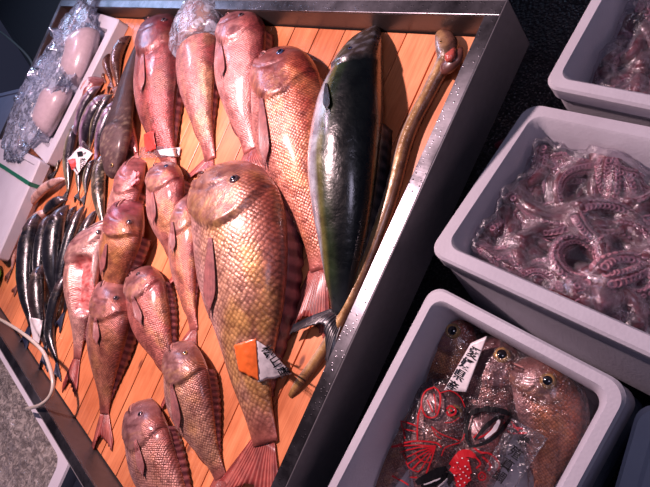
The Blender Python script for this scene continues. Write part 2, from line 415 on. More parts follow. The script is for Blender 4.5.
def pal_bream(back, flank, belly, head, gold=(.60,.40,.14), goldamt=.5, seed=0, dark=.0, sheen=(.50,.40,.40)):
    def f(u, s, top, gu):
        n1 = noise.noise(Vector((u*7+seed, s*2.2, seed*3.1))); n2 = noise.noise(Vector((u*22+seed, s*7, seed)))
        c = mix(flank, back, sst(.15, .9, s+n1*.25)); c = mix(c, belly, sst(-.1, -.8, s+n1*.2))
        c = mix(c, gold, goldamt*sst(.05, .5, n1+.25*n2+.12)*sst(-.6, 0, s))
        hm = sst(.012, -.012, u-gu)*(1-sst(.38, .55, s+n2*.1)*sst(.10, .2, u))
        hc = mix(head, mix(back, (.30,.14,.16), .4), sst(0., .7, s+n2*.4));
        hc = mix(hc, sheen, sst(.1, .5, n2)*.35); hc = mix(hc, (.20,.05,.06), sst(.05, .45, noise.noise(Vector((u*30, s*6, seed+9))))*.6)
        hc = mix(hc, (.10,.02,.025), .75*math.exp(-((u-(.085+.10*(s+.62)))/.007)**2)*(s < -.28)*(u < .2))
        g2 = .20-.14*(s-.05)**2; hc = mix(hc, (.18,.05,.05), .5*math.exp(-((u-g2)/.008)**2)*(s < .3)); hc = tuple(x*.66 for x in hc)
        c = mix(c, hc, hm)
        if -.004 < u-gu < .016 and s < .45: c = mix(c, (.07,.010,.012), (.9 if s < -.1 else .55)*(1-abs(u-gu-.006)/.010))
        if hm > .5 and .0 < gu-u < .11 and s < .45: c = mix(c, gold, .35*clamp(.4+2*noise.noise(Vector((u*55+seed, s*12, 3)))))
        ll = .42-.1*math.sin(math.pi*u)
        if hm < .5 and abs(s-ll) < .035: c = mix(c, (.22,.07,.06), .55)
        c = mix(c, (.40,.13,.11), sst(.84, 1., u)*.95); c = (c[0]*.90, c[1]*.76, c[2]*.76); c = mix(c, (.16,.03,.025), sst(.55, 1.0, s+n2*.3)*.55)  # tail reddened; back edge darkened further, side shade put into the pigment
        if dark: c = mix(c, (.10,.035,.04), dark*sst(-.1,.4,n1+n2*.5))
        msk = (1-hm)*sst(-.98,-.8,s)*sst(1.,.9,u)
        return (c[0], c[1], c[2], msk)
    return f
def pal_yellowtail(u, s, top, gu):
    n1 = noise.noise(Vector((u*9, s*3, 4.4)))*.10
    back = (.002,.004,.004); green = (.014,.028,.008); silv = (.40,.44,.50); gold = (.13,.13,.035)
    q = s+n1*.5
    c = mix(silv, gold, sst(-.42,-.26,q)); c = mix(c, green, sst(-.22,-.08,q)); c = mix(c, back, sst(-.02,.22,q))
    if u < gu: c = mix(mix(c, (.16,.12,.10), .35), (.45,.5,.6), .35*sst(.0,.4,noise.noise(Vector((u*40,s*8,2)))))
    if abs(u-gu) < .008: c = mix(c, (.02,.02,.02), .7)
    c = mix(c, (.02,.025,.03), sst(.86,1,u))
    return (*c, .15)
def pal_sardine(back, side, belly, mid=None, seed=0, spots=0., lo=-.3, hi=.3, kindlong=False):
    def f(u, s, top, gu):
        n1 = noise.noise(Vector((u*9+seed, s*3, seed)))
        n2 = noise.noise(Vector((u*30+seed, s*9, seed)))
        q = s+n1*.25
        c = mix(belly, side, sst(lo-.4, lo, q)); c = mix(c, back, sst(lo+.1, hi, q))
        if mid: c = mix(c, mid, .8*math.exp(-((q-(lo+hi)/2)/.22)**2))
        if u < gu: c = mix(c, mix(back, (.3,.2,.22), .4), .4)
        if abs(u-gu) < .02: c = mix(c, (.02,.01,.01), .5)
        if spots:
            n3 = noise.noise(Vector((u*70+seed, s*16, seed))); c = mix(c, (.42,.36,.26), spots*sst(.22,.36,n3+n1*.3)*(1 if kindlong else sst(.42,.25,u)))
        return (*c, .5)
    return f
def px_pts(ctrl, zc): return [at(c[0], c[1], (c[2] if len(c) > 2 else 0)+zc) for c in ctrl]

def make_fish(name, label, ctrl, wpx, kind='bream', side=1, pal=None, mat='bream', tail=None, tailspan=1.0, fin='fin_red',
              group=None, cat='fish', eye=None, eye_r=.046, eye_mat='eye_ring', ssize=.5, pect=None, dorsal=True, anal=True, nu=84, nv=44,
              wstat=.35, thick=None, belly_cut=None, fork=.45, nodrop=False, tail_z=None, mouth=True, shear=.44):
    P = PROF[kind]; thk = thick or P['th']
    if kind == 'bream' and shear > .3: ctrl = [(ctrl[0][0], ctrl[0][1]-.10*wpx)+tuple(ctrl[0][2:])]+list(ctrl[1:])
    # real half width from the width seen in the photograph
    Q = [Vector((c[0], c[1], 0)) for c in ctrl]; q = catmull(Q, wstat); tq = (catmull(Q, wstat+.03)-catmull(Q, wstat-.03)).normalized()
    nq = Vector((-tq.y, tq.x, 0)); zb0 = ctrl[len(ctrl)//2][2] if len(ctrl[0]) > 2 else 0
    a = at(*(q+nq*wpx/2).xy, zb0+.02); b = at(*(q-nq*wpx/2).xy, zb0+.02); tw = at(*(q+tq*5).xy, zb0+.02)-at(*(q-tq*5).xy, zb0+.02)
    tw.normalize(); dd = a-b; W = (dd-tw*dd.dot(tw)).length/2
    # the seen width includes the thickness, more so at a grazing view
    mid_ = (a+b)/2; hv = Vector((mid_.x, mid_.y, 0)); ac = (dd-tw*dd.dot(tw)).normalized().dot(hv.normalized()); tane = H/hv.length
    W /= math.sqrt(1+(thk*ac/tane)**2)
    zc = W*thk*.9
    C = px_pts(ctrl, zc)
    ZB = [Vector((c[2] if len(c) > 2 else 0, 0, 0)) for c in ctrl]
    for c in C: c.z = 0
    L = sum((catmull(C, (i+1)/40)-catmull(C, i/40)).length for i in range(40))
    # arc-length table
    tt = [i/200 for i in range(201)]; acc = [0]
    for i in range(200): acc.append(acc[-1]+(catmull(C, tt[i+1])-catmull(C, tt[i])).length)
    def at_u(u):
        t = u*acc[-1]; lo = 0
        for i in range(200):
            if acc[i+1] >= t: lo = i; break
        else: lo = 199
        f = (t-acc[lo])/max(1e-9, acc[lo+1]-acc[lo]); w = tt[lo]+f/200
        p = catmull(C, w); T = (catmull(C, min(1, w+.02))-catmull(C, max(0, w-.02))).normalized()
        return p, T, Vector((-T.y, T.x, 0))*side, catmull(ZB, w).x
    def section(u):
        d = W*tab(P['u'], P['d'], u); v = W*tab(P['u'], P['v'], u); t = W*thk*max(.004, tab(P['u'], P['t'], u))
        return d, v, t
    def surf(u, th):
        p, T, Nn, zb = at_u(u); d, v, t = section(u); c = (d-v)/2; h = (d+v)/2
        cs, sn = math.cos(th), math.sin(th)
        y = c+h*cs; ex = 1.12 if kind in ('bream',) else 1.0
        z = t*(abs(sn)**ex)*(1 if sn >= 0 else -1)
        if sn < 0: z *= .92
        s = y/W
        gu = P['gill']-P['gk']*(s-(.15 if kind == 'bream' else .0))**2
        bz = 0
        if sn > 0:
            am = W*.095*sst(0, .35, sn)
            bz += am*sst(.006, -.006, u-gu)*sst(.02, .12, u)
            if kind == 'bream':
                g2 = .20-.14*(s-.05)**2
                bz -= am*.5*math.exp(-((u-g2)/.007)**2)*sst(-1, -.6, s)*sst(.5, .2, s)
                # mouth groove
                mu, ms = u-.085, s+.62
                if s < -.2 and u < .2: bz -= am*1.1*math.exp(-((mu-.10*(s+.62))/.008)**2)*sst(-.25, -.40, s)
        nn = noise.noise(Vector((p.x*14+u*3, s*2.0, p.y*14)))
        bz += W*.03*nn*max(0, sn)
        if belly_cut and sn > 0:
            (u0, u1, s0, s1) = belly_cut
            k = max(0, 1-((u-(u0+u1)/2)/((u1-u0)/2))**2)*max(0, 1-((s-(s0+s1)/2)/((s1-s0)/2))**2)
            bz -= min(1, k*3)*t*.8
        sh = T*(y*shear*sst(.50, .02, u)) if kind == 'bream' else Vector((0, 0, 0))
        return p+Nn*y+sh+Vector((0, 0, zb+t*.92+z+bz)), s, gu
    us = []
    for i in range(nu+1):
        x = i/nu; us.append(x*x*.35/ (1) + x*.65 if True else x)
    us = [ (x if x > 0 else 0) for x in us]
    vs = []; uvs = []; cols = []
    R0 = C[0]; 
    org = at_u(.4)[0]; org = Vector((org.x, org.y, at_u(.4)[3]))
    r = root(name, org, label, cat, group)
    for i in range(nu+1):
        u = us[i]; d, v, t = section(u); arc = 0
        for j in range(nv):
            th = 2*math.pi*j/nv; p, s, gu = surf(u, th); vs.append(p)
            uvs.append((u*L*100/ssize, (s*W*100 + (0 if math.sin(th) >= 0 else 60))/ssize))
            cc = pal(u, s, math.sin(th) > 0, gu)
            if belly_cut and math.sin(th) > 0:
                (u0, u1, s0, s1) = belly_cut
                k = max(0, 1-((u-(u0+u1)/2)/((u1-u0)/2))**2)*max(0, 1-((s-(s0+s1)/2)/((s1-s0)/2))**2)
                fl = mix((.40,.035,.035), (.72,.30,.28), clamp(.5+noise.noise(Vector((u*40, s*9, 1)))))
                k = min(1, k*4); cc = (*mix(cc, fl, k), cc[3]*(1-k))
            cols.append(cc)
    fs = []
    for i in range(nu):
        for j in range(nv):
            a_, b_, c_, d_ = i*nv+j, i*nv+(j+1)%nv, (i+1)*nv+(j+1)%nv, (i+1)*nv+j
            fs.append((a_, b_, c_, d_) if side > 0 else (d_, c_, b_, a_))
    f0 = tuple(range(nv)); f1 = tuple(nu*nv+j for j in range(nv))
    fs.append(f0[::-1] if side > 0 else f0); fs.append(f1 if side > 0 else f1[::-1])
    body = mesh_obj('body', vs, fs, M[mat], r, uvs, cols)
    bv = bvh_of(body)
    if kind == 'bream' and mouth:
        def on(u, s_):
            d, v, t = section(u); return surf(u, math.acos(clamp((s_*W-(d-v)/2)/((d+v)/2), -1, 1)))[0]
        for nm, du, rr, mt in (('lip', -.016, .040, M['lip']), ('mouth', 0, .036, M['mouth'])):
            LP = [on(.050+.060*i/8+du, -.60+.40*i/8) for i in range(9)]
            V, Fc = tube_data(LP, [W*rr*(.5+.5*math.sin(math.pi*(.12+.80*i/8))) for i in range(9)], 8); mesh_obj(nm, V, Fc, mt, r)
    # eye
    if eye:
        p, nn = drape([bv], eye[0], eye[1], .03, 0)
        nn = (nn+Vector((0, 0, .6))).normalized()
        er = W*eye_r*2
        def disc(nm, rad, hgt, off, mt, par):
            bm = bmesh.new(); bmesh.ops.create_uvsphere(bm, u_segments=20, v_segments=12, radius=1)
            q_ = nn.to_track_quat('Z', 'Y').to_matrix().to_4x4()
            bmesh.ops.transform(bm, matrix=Matrix.Translation(p+nn*off) @ q_ @ Matrix.Diagonal((rad, rad, hgt, 1)), verts=bm.verts)
            V = [v.co.copy() for v in bm.verts]; Fc = [tuple(v.index for v in f.verts) for f in bm.faces]; bm.free()
            o = mesh_obj(nm, V, Fc, mt, None); o.parent = par
            if par is r: o.matrix_parent_inverse = Matrix.Translation(-r.location)
            return o
        e = disc('eye', er, er*.42, 0, M[eye_mat], r); disc('pupil', er*.60, er*.30, er*.26, M['pupil'], e)
    fm = M[fin]
    # tail fin
    if tail:
        p1, T1, N1, zb1 = at_u(.985); d, v, t = section(1.0)
        tz = tail_z if tail_z is not None else zb1
        tip = at(tail[0], tail[1], tz+.004); tip.z = 0; TL = (tip-p1).length; TD = (tip-p1).normalized(); TN = Vector((-TD.y, TD.x, 0))*side
        if TL > 1e-3:
            G = []; na, nb = 25, 9
            for i in range(na):
                a_ = -1+2*i/(na-1); row = []
                for j in range(nb):
                    k = j/(nb-1); ln = TL*(1-fork+fork*abs(a_)**1.2)*(1-.25*max(0, abs(a_)-.93)/.07)*(1+.03*math.sin(i*2.3))
                    wd = (d*.85)*(1-k)+k*W*tailspan*.85
                    if kind == 'bream' or True: wd *= 1
                    q_ = p1+TD*(ln*k)+TN*(a_*wd)
                    zz = (zb1+t)*(1-sst(0, .6, k))+sst(0, .6, k)*(tz+.003)+.0022*math.cos(i*math.pi)*k*.5+.004*math.sin(a_*3+k*2)*k+.003*k
                    row.append(Vector((q_.x, q_.y, zz)))
                G.append(row)
            slab('tail_fin', G, .0012, fm, r)
    def edge_fin(nm, u0, u1, hgt, sgn, spiky, lean=.5):
        G = []; na = 37
        for i in range(na):
            k = i/(na-1); u = u0+(u1-u0)*k; p, T, Nn, zb = at_u(u); d, v, t = section(u)
            e_ = d if sgn > 0 else -v
            base = p+Nn*e_*.94; env = (math.sin(math.pi*min(1, k*.9+.12))**.6)
            hh = hgt*W*env*(1-(.32*(i % 3 == 1)+.12*(i % 3 == 2) if spiky else 0))
            row = []
            for j in range(4):
                jj = j/3; q_ = base+Nn*sgn*hh*jj+T*hh*lean*jj
                zz = zb+t*.92*(1-jj)+.004*jj+.0012*(1 if i % 2 else -1)*jj
                row.append(Vector((q_.x, q_.y, zz)))
            G.append(row)
        slab(nm, G, .0011, M['fin_back'] if fin == 'fin_red' else fm, r)
    if dorsal: edge_fin('dorsal_fin', *(dorsal if isinstance(dorsal, tuple) else (.30, .88)), .11 if kind == 'bream' else .10, 1, kind == 'bream')
    if anal: edge_fin('anal_fin', .66, .88, .14, -1, False)
    # pectoral fin along the flank between two places seen in the photo
    if pect:
        (ax, ay, bx, by, wd) = pect; G = []; na, nb = 13, 12
        dx, dy = bx-ax, by-ay; ln = math.hypot(dx, dy); nx_, ny_ = -dy/ln, dx/ln
        for i in range(na):
            a_ = -1+2*i/(na-1); row = []
            for j in range(nb):
                k = j/(nb-1); w = wd*.30*(.35+1.0*math.sin(math.pi*min(1, k*.62+.02)))*(1-.85*sst(.75, 1, k))
                l2 = k*(1-.10*abs(a_))
                p, nn = drape([bv], ax+dx*l2+nx_*a_*w, ay+dy*l2+ny_*a_*w, .02, .0015+.0035*k+.0006*(i % 2))
                row.append(p)
            G.append(row)
        slab('pectoral_fin', G, .0010, M['fin_side'] if fin == 'fin_red' else fm, r)
    r['_w'] = W
    del r['_w']
    return dict(root=r, body=body, bvh=bv, W=W, L=L, at_u=at_u, section=section)

RED = dict(back=(.28,.045,.05), flank=(.48,.20,.17), belly=(.66,.45,.42), head=(.58,.30,.27))
FISH = {}
def pb(seed=0, **kw):
    d = dict(RED); d.update(kw); return pal_bream(seed=seed, **d)
BG = 'red sea bream laid out on the plank board'
def bream(key, label, *a, **k):
    FISH[key] = make_fish('sea_bream', label, *a, group=k.pop('group', None), **k)

bream('A', 'largest golden-scaled sea bream, with an orange and white tag on its side',
  [(221,164,0),(238,230,0),(243,300,0),(240,375,0),(247,445,0)], 94, pal=pal_bream((.38,.13,.09),(.56,.38,.26),(.60,.45,.44),(.56,.30,.20),(.66,.46,.12),.7,1),
  ssize=.70, tail=(244,520), tailspan=.8, eye=(234,179), pect=(211,238,212,318,15), fin='fin_red', nu=110, nv=64, eye_r=.045)
bream('F4', 'bright orange-red sea bream with fanned red tail between the largest bream and the green-backed fish',
  [(278,47,0),(287,110,0),(297,180,0),(306,235,0),(308,266,0)], 76, pal=pal_bream((.42,.07,.045),(.66,.29,.18),(.60,.32,.30),(.52,.18,.15),(.75,.42,.16),.5,2),
  ssize=.48, tail=(304,338), tailspan=.62, eye=(280,52), pect=(262,98,268,170,13), eye_mat='eye_blue', eye_r=.05, nu=100, nv=60, fork=.3)
bream('F3', 'pale pink sea bream at the top edge between the bagged-head bream and the orange-red bream',
  [(240,11,0),(240,60,0),(238,105,0),(240,146,0)], 52, pal=pal_bream((.36,.09,.10),(.58,.28,.27),(.66,.44,.45),(.55,.24,.24),(.7,.45,.4),.3,3),
  ssize=.38, tail=(250,178), tailspan=.7, eye=(241,15), pect=(221,44,224,80,9), eye_mat='eye_ring')
bream('F2', 'sea bream at the top whose head is wrapped in a clear plastic bag',
  [(203,-8,0),(197,50,0),(197,105,0),(201,156,0)], 42, pal=pal_bream((.26,.05,.06),(.46,.22,.20),(.54,.32,.33),(.55,.32,.32),(.62,.5,.26),.5,4),
  ssize=.40, tail=(197,186), tailspan=.85, pect=None)
bream('F1', 'dark crimson sea bream with a red and white paper band across its tail half',
  [(161,13,0),(158,60,0),(156,115,0),(160,170,0.006)], 47, pal=pal_bream((.13,.016,.03),(.36,.085,.085),(.50,.28,.28),(.30,.10,.14),(.50,.20,.09),.5,5,.45),
  ssize=.40, tail=(164,205), tailspan=.7, eye=(164,20), eye_mat='eye_ring', pect=(143,54,143,95,8))
bream('F8', 'small shiny red bream directly below the crimson bream with the paper band',
  [(165,162,.012),(166,200,.008),(169,240,.003),(172,270,0)], 41, pal=pb(6), ssize=.34, tail=(174,292), tailspan=.7, eye=(166,166), eye_mat='eye_blue', pect=(153,192,156,225,7))
bream('F9', 'narrow red bream squeezed against the left flank of the largest bream',
  [(188,191,.004),(184,235,.002),(184,285,.0),(187,330,0)], 32, pal=pb(7, flank=(.55,.24,.17)), ssize=.34, tail=(186,352), tailspan=.7, eye=(191,202), pect=(173,222,175,255,7))
bream('F10', 'red bream with open gill above the two greyish breams, its tail under one',
  [(140,268,0),(149,308,0),(158,350,0),(165,385,0)], 45, pal=pb(8, belly=(.52,.22,.2)), ssize=.34, tail=(170,412), tailspan=.6, eye=(138,274), pect=(133,296,144,326,9))
bream('F11', 'greyish gold bream with a long flank fin beside the lower half of the largest bream',
  [(182,344,.006),(188,390,.004),(199,435,0),(211,480,0)], 49, pal=pal_bream((.34,.14,.11),(.52,.35,.25),(.56,.44,.42),(.50,.28,.25),(.58,.38,.14),.4,9),
  ssize=.38, tail=(216,512), tailspan=.7, eye=(185,353), pect=(172,384,182,432,10), eye_mat='eye_gold')
bream('F12', 'greyish bream at the bottom edge cut off by the picture border, nearest the hose',
  [(141,403,0),(150,450,0),(170,500,0),(190,545,0)], 52, pal=pal_bream((.34,.12,.11),(.48,.30,.25),(.56,.42,.42),(.46,.26,.26),(.5,.3,.16),.3,10),
  ssize=.38, tail=(200,570), tailspan=.7, eye=(140,414), pect=(136,440,146,478,9), eye_mat='eye_ring')
bream('F13', 'brown-red bream lying alone on the lower left planks with its forked tail spread',
  [(116,281,.004),(110,322,.002),(101,370,0),(92,414,0)], 44, pal=pal_bream((.30,.09,.07),(.44,.22,.15),(.52,.34,.34),(.55,.26,.24),(.45,.28,.10),.4,11),
  ssize=.34, tail=(101,455), tailspan=.62, eye=(116,298), pect=(96,318,99,345,8), dorsal=(.25,.92), eye_mat='eye_ring')
bream('F14', 'coppery bream with a purple-red head, nose by the pink tissue',
  [(132,205,.014),(121,242,.012),(108,280,.008),(98,312,.004)], 42, pal=pal_bream((.30,.10,.05),(.46,.24,.12),(.56,.34,.32),(.45,.13,.17),(.55,.33,.10),.6,12),
  ssize=.34, tail=(93,332), tailspan=.6, eye=(129,222), pect=(107,244,103,275,7), eye_mat='eye_ring')
bream('F15', 'pale gutted bream with its belly cut open showing red insides',
  [(98,222,.004),(84,262,.003),(77,305,.002),(66,358,0)], 36, pal=pal_bream((.46,.24,.24),(.66,.46,.42),(.70,.56,.52),(.62,.38,.36),(.66,.5,.36),.3,13),
  side=-1, ssize=.35, tail=(67,396), tailspan=.6, eye=(98,232), pect=(80,318,97,330,7), belly_cut=(.30,.72,-.9,-.02), dorsal=False, eye_mat='eye_ring')
bream('F16', 'pale pink bream half hidden behind the coppery bream, with pink tissue on its head',
  [(138,161,.0),(126,195,.0),(112,235,0),(101,270,0)], 30, pal=pal_bream((.50,.18,.18),(.66,.40,.36),(.68,.50,.46),(.56,.22,.22),(.6,.4,.3),.3,14),
  ssize=.4, tail=(96,288), tailspan=.6, eye=(134,172), pect=None, anal=False)
# yellowtail
FISH['Y'] = make_fish('yellowtail', 'large dark green-backed yellowtail with silver belly lying right of the orange-red bream',
  [(366,11,0),(354,70,0),(344,150,0),(338,230,0),(326,312,0)], 68, 'tail', 1, pal_yellowtail, 'smooth', tail=(304,356), tailspan=.95, tail_z=.014, fin='fin_dark',
  eye=(350,48), eye_r=.028, eye_mat='eye_blue', ssize=.25, pect=(327,84,329,114,8), dorsal=(.42,.93), anal=True, nu=100, nv=60, wstat=.42, fork=.68)
FISH['E'] = make_fish('pike_conger', 'long thin golden-brown eel curving along the right side of the tray', 
  [(436,27,.012),(447,52,.003),(431,88,0),(408,135,0),(388,205,0),(364,268,0),(341,318,0),(316,358,0),(286,396,0)], 17, 'eel', 1,
  pal_sardine((.14,.06,.03),(.44,.27,.09),(.55,.45,.38),None,3,0,-.2,.6), 'smooth', tail=None, fin='fin_brown', cat='eel',
  eye=(441,42), eye_r=.10, eye_mat='eye_gold', ssize=.2, dorsal=False, anal=False, nu=140, nv=24, wstat=.5)

r_ = FISH['E']['root']; fb_ = FISH['E']['bvh']
P = [drape([fb_], 444, 66, .02, -.004)[0], at(450,64,.022), at(457,57,.026), at(461,48,.024)]
V, Fc = tube_data([catmull(P, i/10) for i in range(11)], [.011,.014,.015,.015,.014,.013,.012,.010,.008,.006,.003], 14, .6); mesh_obj('lower_jaw', V, Fc, M['fin_brown'], r_)
P = [at(446,61,.032), at(450,56,.034), at(454,48,.032)]
V, Fc = tube_data([catmull(P, i/8) for i in range(9)], [.003,.006,.008,.009,.009,.008,.006,.004,.002], 12, .7); mesh_obj('open_mouth', V, Fc, M['flesh'], r_)
# --- small fish, left part of the board
DK = (.014,.012,.014)
def sf(name, label, ctrl, w, pal, **k):
    kw = dict(kind='slim', side=1, mat='smooth', fin='fin_dark', nu=44, nv=24, dorsal=False, anal=False, ssize=.25)
    kw.update(k); FISH[label] = make_fish(name, label, ctrl, w, pal=pal, **kw)
brown = lambda s: pal_sardine((.07,.028,.022),(.20,.09,.06),(.30,.15,.11),None,s)
G1 = 'little brown fish by the foam tray'
sf('small_brown_fish', 'leftmost of the three little brown fish beside the foam tray', [(102,41,0),(97,56,0),(100,76,0)], 11, brown(1), tail=(102,86), fin='fin_brown', group=G1)
sf('small_brown_fish', 'middle of the three little brown fish beside the foam tray', [(114,38,0),(107,58,0),(108,80,0)], 10, brown(2), tail=(110,92), fin='fin_brown', group=G1)
sf('small_brown_fish', 'little brown fish next to the long dark mottled fish, rightmost of three', [(127,33,.0),(117,56,.0),(114,84,0)], 13, brown(3), tail=(111,96), fin='fin_brown', group=G1)
FISH['K'] = make_fish('flathead', 'long dark brown mottled flathead left of the crimson bream, tail at the tray top',
  [(105,176,.014),(115,148,.012),(121,110,.008),(128,66,.0),(146,16,0)], 27, 'flat', 1,
  pal_sardine((.030,.015,.015),(.055,.028,.026),(.09,.05,.045),None,8,.22,-.8,.5), 'matte', tail=(153,6), fin='fin_dark', eye=(112,165), eye_r=.05, ssize=.3, dorsal=False, anal=False, nu=80, nv=36, wstat=.2, thick=.42, eye_mat='eye_gold')
sf('speckled_fish', 'slim olive fish with pale speckles between the dark heap and the pale breams', [(104,150,.0),(99,180,.0),(98,225,.0)], 15,
   pal_sardine((.04,.035,.03),(.12,.10,.07),(.3,.28,.22),None,4,.7,-.5,.5,True), tail=(97,238), kind='slim')
pink = lambda s: pal_bream((.34,.10,.12),(.60,.34,.34),(.72,.52,.52),(.55,.26,.30),(.7,.5,.5),.3,s)
sf('small_pink_fish', 'small pink and white gutted fish touching the left side of the crimson bream', [(127,112,.0),(127,130,.0),(132,152,.0)], 17, pink(21), tail=(134,162), fin='fin_pink', belly_cut=(.2,.8,-.8,.1))
sf('small_pink_fish', 'small opened pink fish below the little brown fish, against the foam tray', [(99,76,.0),(88,92,.0),(76,116,.0)], 18, pink(22), tail=(70,126), fin='fin_brown', belly_cut=(.2,.8,-.7,.5))
sil = lambda s, m_=(.45,.30,.55): pal_sardine((.02,.015,.03),(.34,.33,.22),(.45,.42,.34),m_,s,0,-.2,.5)
SG = 'dark-backed silvery fish in the heap'
sf('mackerel', 'plump silver fish with purple sheen and dark back, its tail under the small paper tag', [(106,92,.010),(89,121,.006),(76,156,.0)], 17, sil(31), tail=(75,165), mat='silver', eye=(99,102), eye_r=.07, group=SG)
sf('mackerel', 'silver fish with purple flank against the head of the dark mottled flathead', [(117,98,.0),(104,125,.0),(91,158,.0)], 14, sil(32), tail=(88,172), mat='silver', eye=(112,108), eye_r=.07, group=SG)
sf('mackerel', 'olive-silver fish left of the paper tag with its dark tail reaching the navy fish', [(78,118,.0),(70,150,.0),(64,190,.0)], 13, sil(33,None), tail=(60,206), mat='silver', eye=(77,118), eye_r=.08, group=SG)
sf('mackerel', 'slimmest dark fish hugging the foam tray edge above the white box', [(75,102,.0),(63,135,.0),(53,170,.0)], 10, sil(34,None), tail=(48,182), mat='silver', group=SG)
sf('mackerel', 'thin dark-backed fish tail end just below the small paper tag', [(84,150,.0),(79,172,.0),(76,192,.0)], 8, sil(35,None), tail=(76,202), mat='silver', group=SG)
sf('mackerel', 'thin dark-backed fish right of the tail end under the paper tag', [(93,158,.0),(86,178,.0),(83,194,.0)], 8, sil(36,None), tail=(81,206), mat='silver', group=SG)
navy = lambda s: pal_sardine((.008,.009,.014),(.03,.032,.045),(.03,.05,.13),None,s,.10,-.6,.2)
NG = 'blue-black fish in the lower left heap'
sf('dark_fish', 'blue-black fish at the left of the dark heap with a blue belly', [(36,208,.006),(29,240,.004),(24,290,0),(24,325,0)], 20, navy(41), tail=(20,352), fin='fin_navy', group=NG, eye=(35,217), eye_r=.06, eye_mat='eye_blue')
sf('dark_fish', 'short black fish head poking out crosswise at the top of the dark heap', [(64,198,.0),(52,205,.0),(38,216,.0)], 11, navy(42), fin='fin_navy', group=NG, kind='slim')
sf('dark_fish', 'broad blue-black fish second from left in the dark heap', [(62,202,.012),(55,232,.010),(50,270,.004),(46,300,0)], 21, navy(43), tail=(42,318), fin='fin_navy', group=NG, eye=(62,214), eye_r=.06, eye_mat='eye_blue')
sf('dark_fish', 'slender black fish with a pale stripe of shine in the middle of the dark heap', [(81,204,.006),(69,240,.006),(58,280,.006),(52,310,.006)], 12, navy(44), tail=(46,330), fin='fin_navy', group=NG)
sf('dark_fish', 'slender black fish at the right of the dark heap against the gutted bream', [(93,208,.0),(80,245,.0),(70,280,.0),(60,312,0)], 13, navy(45), tail=(56,332), fin='fin_navy', group=NG)
sf('dark_fish', 'brownish-black fish lower in the dark heap with white paper on its tail', [(38,262,.018),(37,290,.012),(38,320,.004),(40,345,0)], 18,
   pal_sardine((.02,.015,.017),(.07,.05,.055),(.06,.06,.12),None,46,.25,-.4,.4), tail=(42,375), fin='fin_navy', group=NG, eye=(36,272), eye_r=.07, eye_mat='eye_blue')
sf('dark_fish', 'narrow glossy blue-black fish whose tail reaches the tray rim by the hose', [(64,272,.012),(54,305,.006),(49,335,.0),(53,362,0)], 12, navy(47), tail=(57,385), fin='fin_navy', group=NG)
sf('mackerel', 'thin purple-backed fish between the plump silver fish and the small pink opened fish', [(97,84,.016),(84,106,.014),(70,140,.010)], 11, sil(37), tail=(66,152), mat='silver', group=SG)
sf('mackerel', 'dark thin fish right of the plump silver fish, above the paper tag', [(110,92,.012),(97,118,.010),(86,148,.006)], 10, sil(38,None), tail=(83,160), mat='silver', group=SG)
sf('dark_fish', 'black fish wedged between the broad blue-black fish and the slender striped one', [(72,204,.0),(62,238,.0),(54,274,.0),(49,300,0)], 13, navy(48), tail=(45,318), fin='fin_navy', group=NG)
sf('dark_fish', 'black fish between the leftmost blue-black fish and the broad one in the dark heap', [(47,212,.0),(42,240,.0),(37,275,.0),(34,300,0)], 15, navy(49), tail=(30,322), fin='fin_navy', group=NG)
palep = lambda s: pal_sardine((.50,.30,.26),(.66,.46,.44),(.72,.58,.56),None,s,0,-.4,.4)
PG = 'pale slender fish by the white box'
sf('pale_fish', 'curved pale pink slender fish beside the white banded box', [(63,177,.010),(43,190,.010),(24,212,.004),(13,236,0)], 10, palep(51), fin='fin_brown', tail=(9,243), tailspan=.8, group=PG)
sf('pale_fish', 'pale slender fish under the curved one, its tail pointing to the dark heap side', [(46,208,.0),(30,228,.0),(21,258,0),(14,284,0)], 13, palep(52), fin='fin_brown', tail=(12,295), tailspan=.7, group=PG)
sf('pale_fish', 'pale slender fish furthest left with its brown tail near the green plastic', [(26,216,.0),(17,240,.0),(9,268,0)], 9, palep(53), fin='fin_brown', tail=(5,283), tailspan=.7, group=PG)
sf('pale_fish', 'pink fish squeezed between the white banded box and the curved pale fish', [(44,178,.0),(32,190,.0),(19,214,0)], 9,
   pal_sardine((.50,.14,.16),(.62,.34,.34),(.7,.5,.5),None,54,0,-.4,.4), fin='fin_pink', tail=(17,220), tailspan=.7, group=PG)

# ------------------------------------------------------------------ foam boxes
def loops_mesh(name, loops, mat, parent=None, cap0=True, cap1=True):
    bm = bmesh.new(); V = [[bm.verts.new(p) for p in lp] for lp in loops]; n = len(loops[0])
    for i in range(len(V)-1):
        for k in range(n): bm.faces.new((V[i][k], V[i][(k+1) % n], V[i+1][(k+1) % n], V[i+1][k]))
    if cap0: bm.faces.new(V[0][::-1])
    if cap1: bm.faces.new(V[-1])
    bmesh.ops.recalc_face_normals(bm, faces=bm.faces)
    me = bpy.data.meshes.new(name); bm.to_mesh(me); bm.free(); me.materials.append(mat)
    for p in me.polygons: p.use_smooth = True
    me.set_sharp_from_angle(angle=math.radians(35)) if hasattr(me, 'set_sharp_from_angle') else None
    o = bpy.data.objects.new(name, me); COL.objects.link(o)
    if parent is not None: o.parent = parent; o.matrix_parent_inverse = Matrix.Translation(-parent.location)
    return o
class Frame:
    def __init__(s, o, ex, ey, lx, ly):
        s.o = o; s.ex = ex.normalized(); s.ey = (ey-s.ex*ey.dot(s.ex)).normalized(); s.ez = s.ex.cross(s.ey)
        if s.ez.z < 0: s.ez = -s.ez
        s.lx = lx; s.ly = ly
    def p(s, x, y, z): return s.o+s.ex*x+s.ey*y+s.ez*z
def frame_px(A, B, C, lx=None, ly=None):
    a, b, c = at(*A), at(*B), at(*C); ex = b-a; f = Frame(a, ex, c-a, lx or ex.length, 0)
    f.ly = ly or (c-a).dot(f.ey); return f
